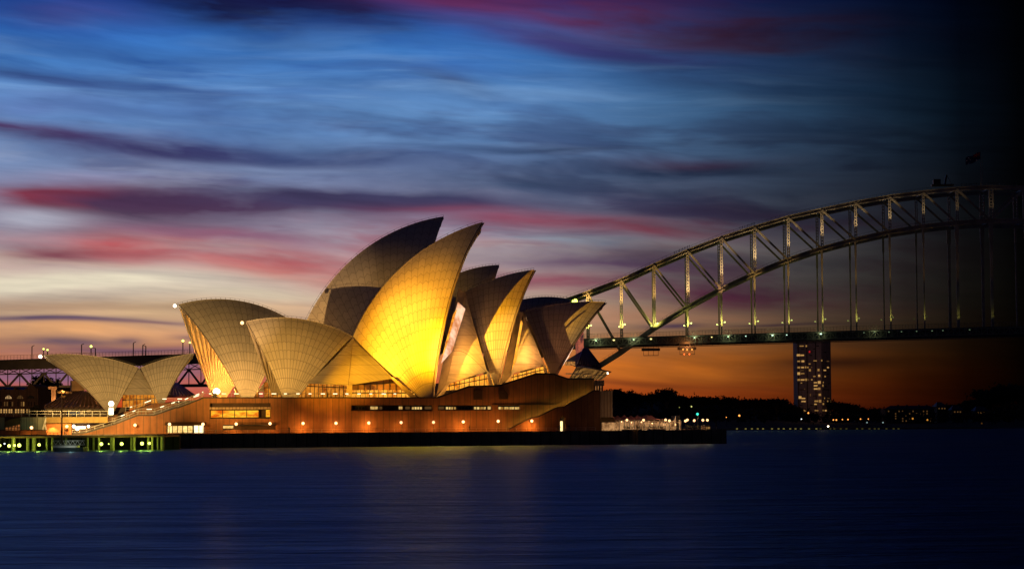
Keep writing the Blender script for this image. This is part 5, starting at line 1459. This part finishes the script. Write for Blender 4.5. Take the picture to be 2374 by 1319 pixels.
for px, py, r, m_, lab in lampd:
    p = FL.P(px, py, 0)
    d = 1330
    t = thing('street_lamp', FL.w(Vector((p.x, 0, min(2, p.z - 2)))), lab, 'street lamp', 'lamps on the far shore')
    b = MB(FL); b.tube((p.x, 0, min(2, p.z - 3)), (p.x, 0, p.z), .12, .08, 6); b.build('pole', M_DARK, t)
    b = MB(FL); b.ball(p, r * .75, 8, 6); b.build('globe', m_, t)
# low wall and parked boats' jetty lights on the far shore
b = MB(FW_(1290)); b.pbox(1500, 2300, 993, 1001.5, 0, 3)
tag(b.build('shore_wall', mat('shore_wall', (.06, .045, .03), .85, post=uv_lines(6, .4, .1))), 'low dark wall running along the far water edge', 'wall')
for i in range(26):
    px = 1712 + i * 15 + random.uniform(-5, 5)
    p = FW_(1288).P(px, 993.5, 0)
    o = MB(FW_(1288)); o.box(p.x - .5, p.x + .5, 0, .4, p.z - .3, p.z + .3)
    o = o.build('bollard_light', glow('bollard_glow', (.8, .65, .15), .22) if px < 1900 else glow('bollard_faint', (.6, .5, .1), .08))
    tag(o, 'small yellow light in the row on top of the far shore wall', 'light', 'yellow lights on the far shore wall')

# ------------------------------------------------------------------ marquee restaurant at the quay end
mq = thing('marquee', FB.w(FB.P(1480, 1000, 12)), 'pink peaked canvas marquee over a lit terrace right of the opera house', 'marquee')
b = MB(FB)
def tent(bb, x0, x1, ye, yp, v0, v1):
    c_ = FB.P((x0 + x1) / 2, yp, (v0 + v1) / 2); e = [FB.P(x0, ye, v0), FB.P(x1, ye, v0), FB.P(x1, ye, v1), FB.P(x0, ye, v1)]
    for p in e[2:]: p.z = e[0].z
    e[2].x = e[1].x; e[3].x = e[0].x
    cc = Vector(((e[0].x + e[1].x) / 2, c_.y, c_.z))
    ring = []
    for i in range(4):
        m1 = e[i].lerp(cc, .55); m1.z = e[i].z + (cc.z - e[i].z) * .30; ring.append(m1)
    bb.add(e + ring + [cc], [(i, (i + 1) % 4, 4 + (i + 1) % 4, 4 + i) for i in range(4)] + [(4 + i, 4 + (i + 1) % 4, 8) for i in range(4)])
for i in range(7):
    tent(b, 1424 + i * 15.5, 1424 + (i + 1) * 15.5, 972.5, 961.5 + (i % 2) * 1.0, 12, 22)
tent(b, 1505, 1541, 972.5, 961, 9, 24)
b.build('canopy', M_CANVAS, mq)
b = MB(FB); b.pbox(1424, 1578, 976, 1001, 22, 23); b.build('back_wall', G_TERR, mq)
for i in range(14):
    x = 1424 + i * 11.6; b = MB(FB); b.bar(FB.P(x, 1001, 11), FB.P(x, 973, 11), .2); b.build('post', M_WHITE, mq)
b = MB(FB); b.pbox(1422, 1541, 972.8, 975, 11, 23); b.pbox(1541.5, 1579, 977, 979, 11, 23); b.build('fascia', M_PALEW, mq)
for i, (x, y) in enumerate(((1441, 977), (1464, 979), (1487, 978), (1512, 981), (1541, 984), (1566, 984))):
    b = MB(FB); b.ball(FB.P(x, y, 14), .15); b.build('lantern', G_SOD, mq)
for x in (1440, 1475, 1510, 1548, 1570): light('marquee_lamp', 'POINT', FB.w(FB.P(x, 981, 15)), 260, (1, .52, .22), mq, .3)
b = MB(FB)
a0, a1 = FB.P(1393, 967, 10.3), FB.P(1420, 967, 10.3); f0, f1 = FB.P(1391, 977, 7.5), FB.P(1429, 977, 7.5)
b.add([a0, a1, f1, f0] + [p - Vector((0, 0, .2)) for p in (a0, a1, f1, f0)], [(0, 1, 2, 3), (7, 6, 5, 4), (3, 2, 6, 7), (0, 3, 7, 4), (1, 5, 6, 2), (0, 4, 5, 1)])
b.build('awning', MATS['awning_cloth'], OH)
b = MB(FB); b.pbox(1395, 1424, 978, 1001, 10.3, 10.45); b.build('terrace_glazing', G_TERR, OH)
for i, x in enumerate((1455, 1478, 1514, 1531, 1600, 1615)):
    p = FB.P(x, 999, 3); t = thing('planter', FB.w(p), ('low dark shrub planter before the marquee, below its left end', 'low dark shrub planter before the marquee, below its third post', 'low shrub planter below the large tent peak', 'low shrub planter at the right end of the marquee', 'shrub planter on the open quay near the lamps', 'shrub planter on the open quay by the beacon mast')[i], 'planter', 'planters along the terrace')
    b = MB(FB); b.box(p.x - 1.2, p.x + 1.2, 3, 3.9, ZP, ZP + .5); b.build('box', M_STONE, t)
    b = MB(FB); crown(b, Vector((p.x, 3.4, ZP + .9)), 1.3, .5, 30, .14, rnd); b.build('shrub', M_LEAF, t)
bc = thing('beacon_mast', FB.w(Vector((FB.U_(1617, 6), 6, ZP))), 'thin mast with a small green light on the quay end', 'beacon')
b = MB(FB); b.tube((FB.U_(1617, 6), 6, ZP), (FB.U_(1617, 6), 6, FB.Z_(1617, 960, 6)), .1, .06, 6); b.build('pole', M_DARK, bc)
b = MB(FB); b.ball(FB.P(1617, 959.5, 6), .32); b.build('lamp', G_TEAL, bc)
cb = thing('ticket_cabin', FB.w(FB.P(1641, 1000, 4)), 'small lit cabin among lamps at the right end of the quay', 'cabin')
b = MB(FB); b.pbox(1635, 1646, 987, 1001, 4, 7); b.build('wall', M_PALEW, cb)
b = MB(FB); b.pbox(1636.5, 1644.5, 989, 994, 3.8, 3.98); b.build('window', G_WIN, cb)
b = MB(FB); b.pbox(1634, 1647, 985.5, 987, 3.6, 7.4); b.build('roof', M_DARK, cb)
ch = thing('vent_tower', FB.w(FB.P(1571, 1000, 14)), 'dark square vent stack with a pale pipe behind the lit terrace', 'vent stack')
b = MB(FB); b.pbox(1568, 1576, 963, 1000, 20, 24); b.build('stack', M_DARK, ch)
b = MB(FB); b.bar(FB.P(1565, 1000, 20), FB.P(1565, 964, 20), .35); b.build('pipe', M_WHITE, ch)
# promenade rails
def prail(x0, x1, v, lab):
    bb = MB(FB); a, c_ = FB.U_(x0, v), FB.U_(x1, v); n = int((c_ - a) / 2.4)
    for z in (ZP + .55, ZP + 1.0): bb.bar((a, v, z), (c_, v, z), .05)
    for i in range(n + 1): bb.bar((a + (c_ - a) * i / n, v, ZP), (a + (c_ - a) * i / n, v, ZP + 1.0), .06)
    tag(bb.build('promenade_railing', M_GALV), lab, 'railing')
prail(400, 1380, 1.2, 'thin metal railing along the sea wall before the podium')
prail(1480, 1660, -3.4, 'thin metal railing along the projecting quay end')
# people on the promenade and the podium
for px, v, z, lab in ((500, 15.2, None, 'person standing at the podium balustrade left of the low near shell'), (760, 15.2, None, 'person at the podium balustrade below the side shell, between two foyer lights'),
                      (1296, 6, ZP, 'person in dark clothes by the lit doorway at the diagonal stair'), (1318, 4, ZP, 'person walking right of the lit doorway on the promenade'), (1088, 5, ZP, 'person standing on the promenade left of the podium stair'),
                      (151, 8, ZP, 'person in dark clothes at the foot of the tall floodlight mast'), (670, 5, ZP, 'person walking on the promenade right of the mural window')):
    zz = FB.Z_(px, 923, 10) - .25 if z is None else z
    person(FB.w(Vector((FB.U_(px, v), v, zz))), rnd.uniform(0, 6), lab, None)
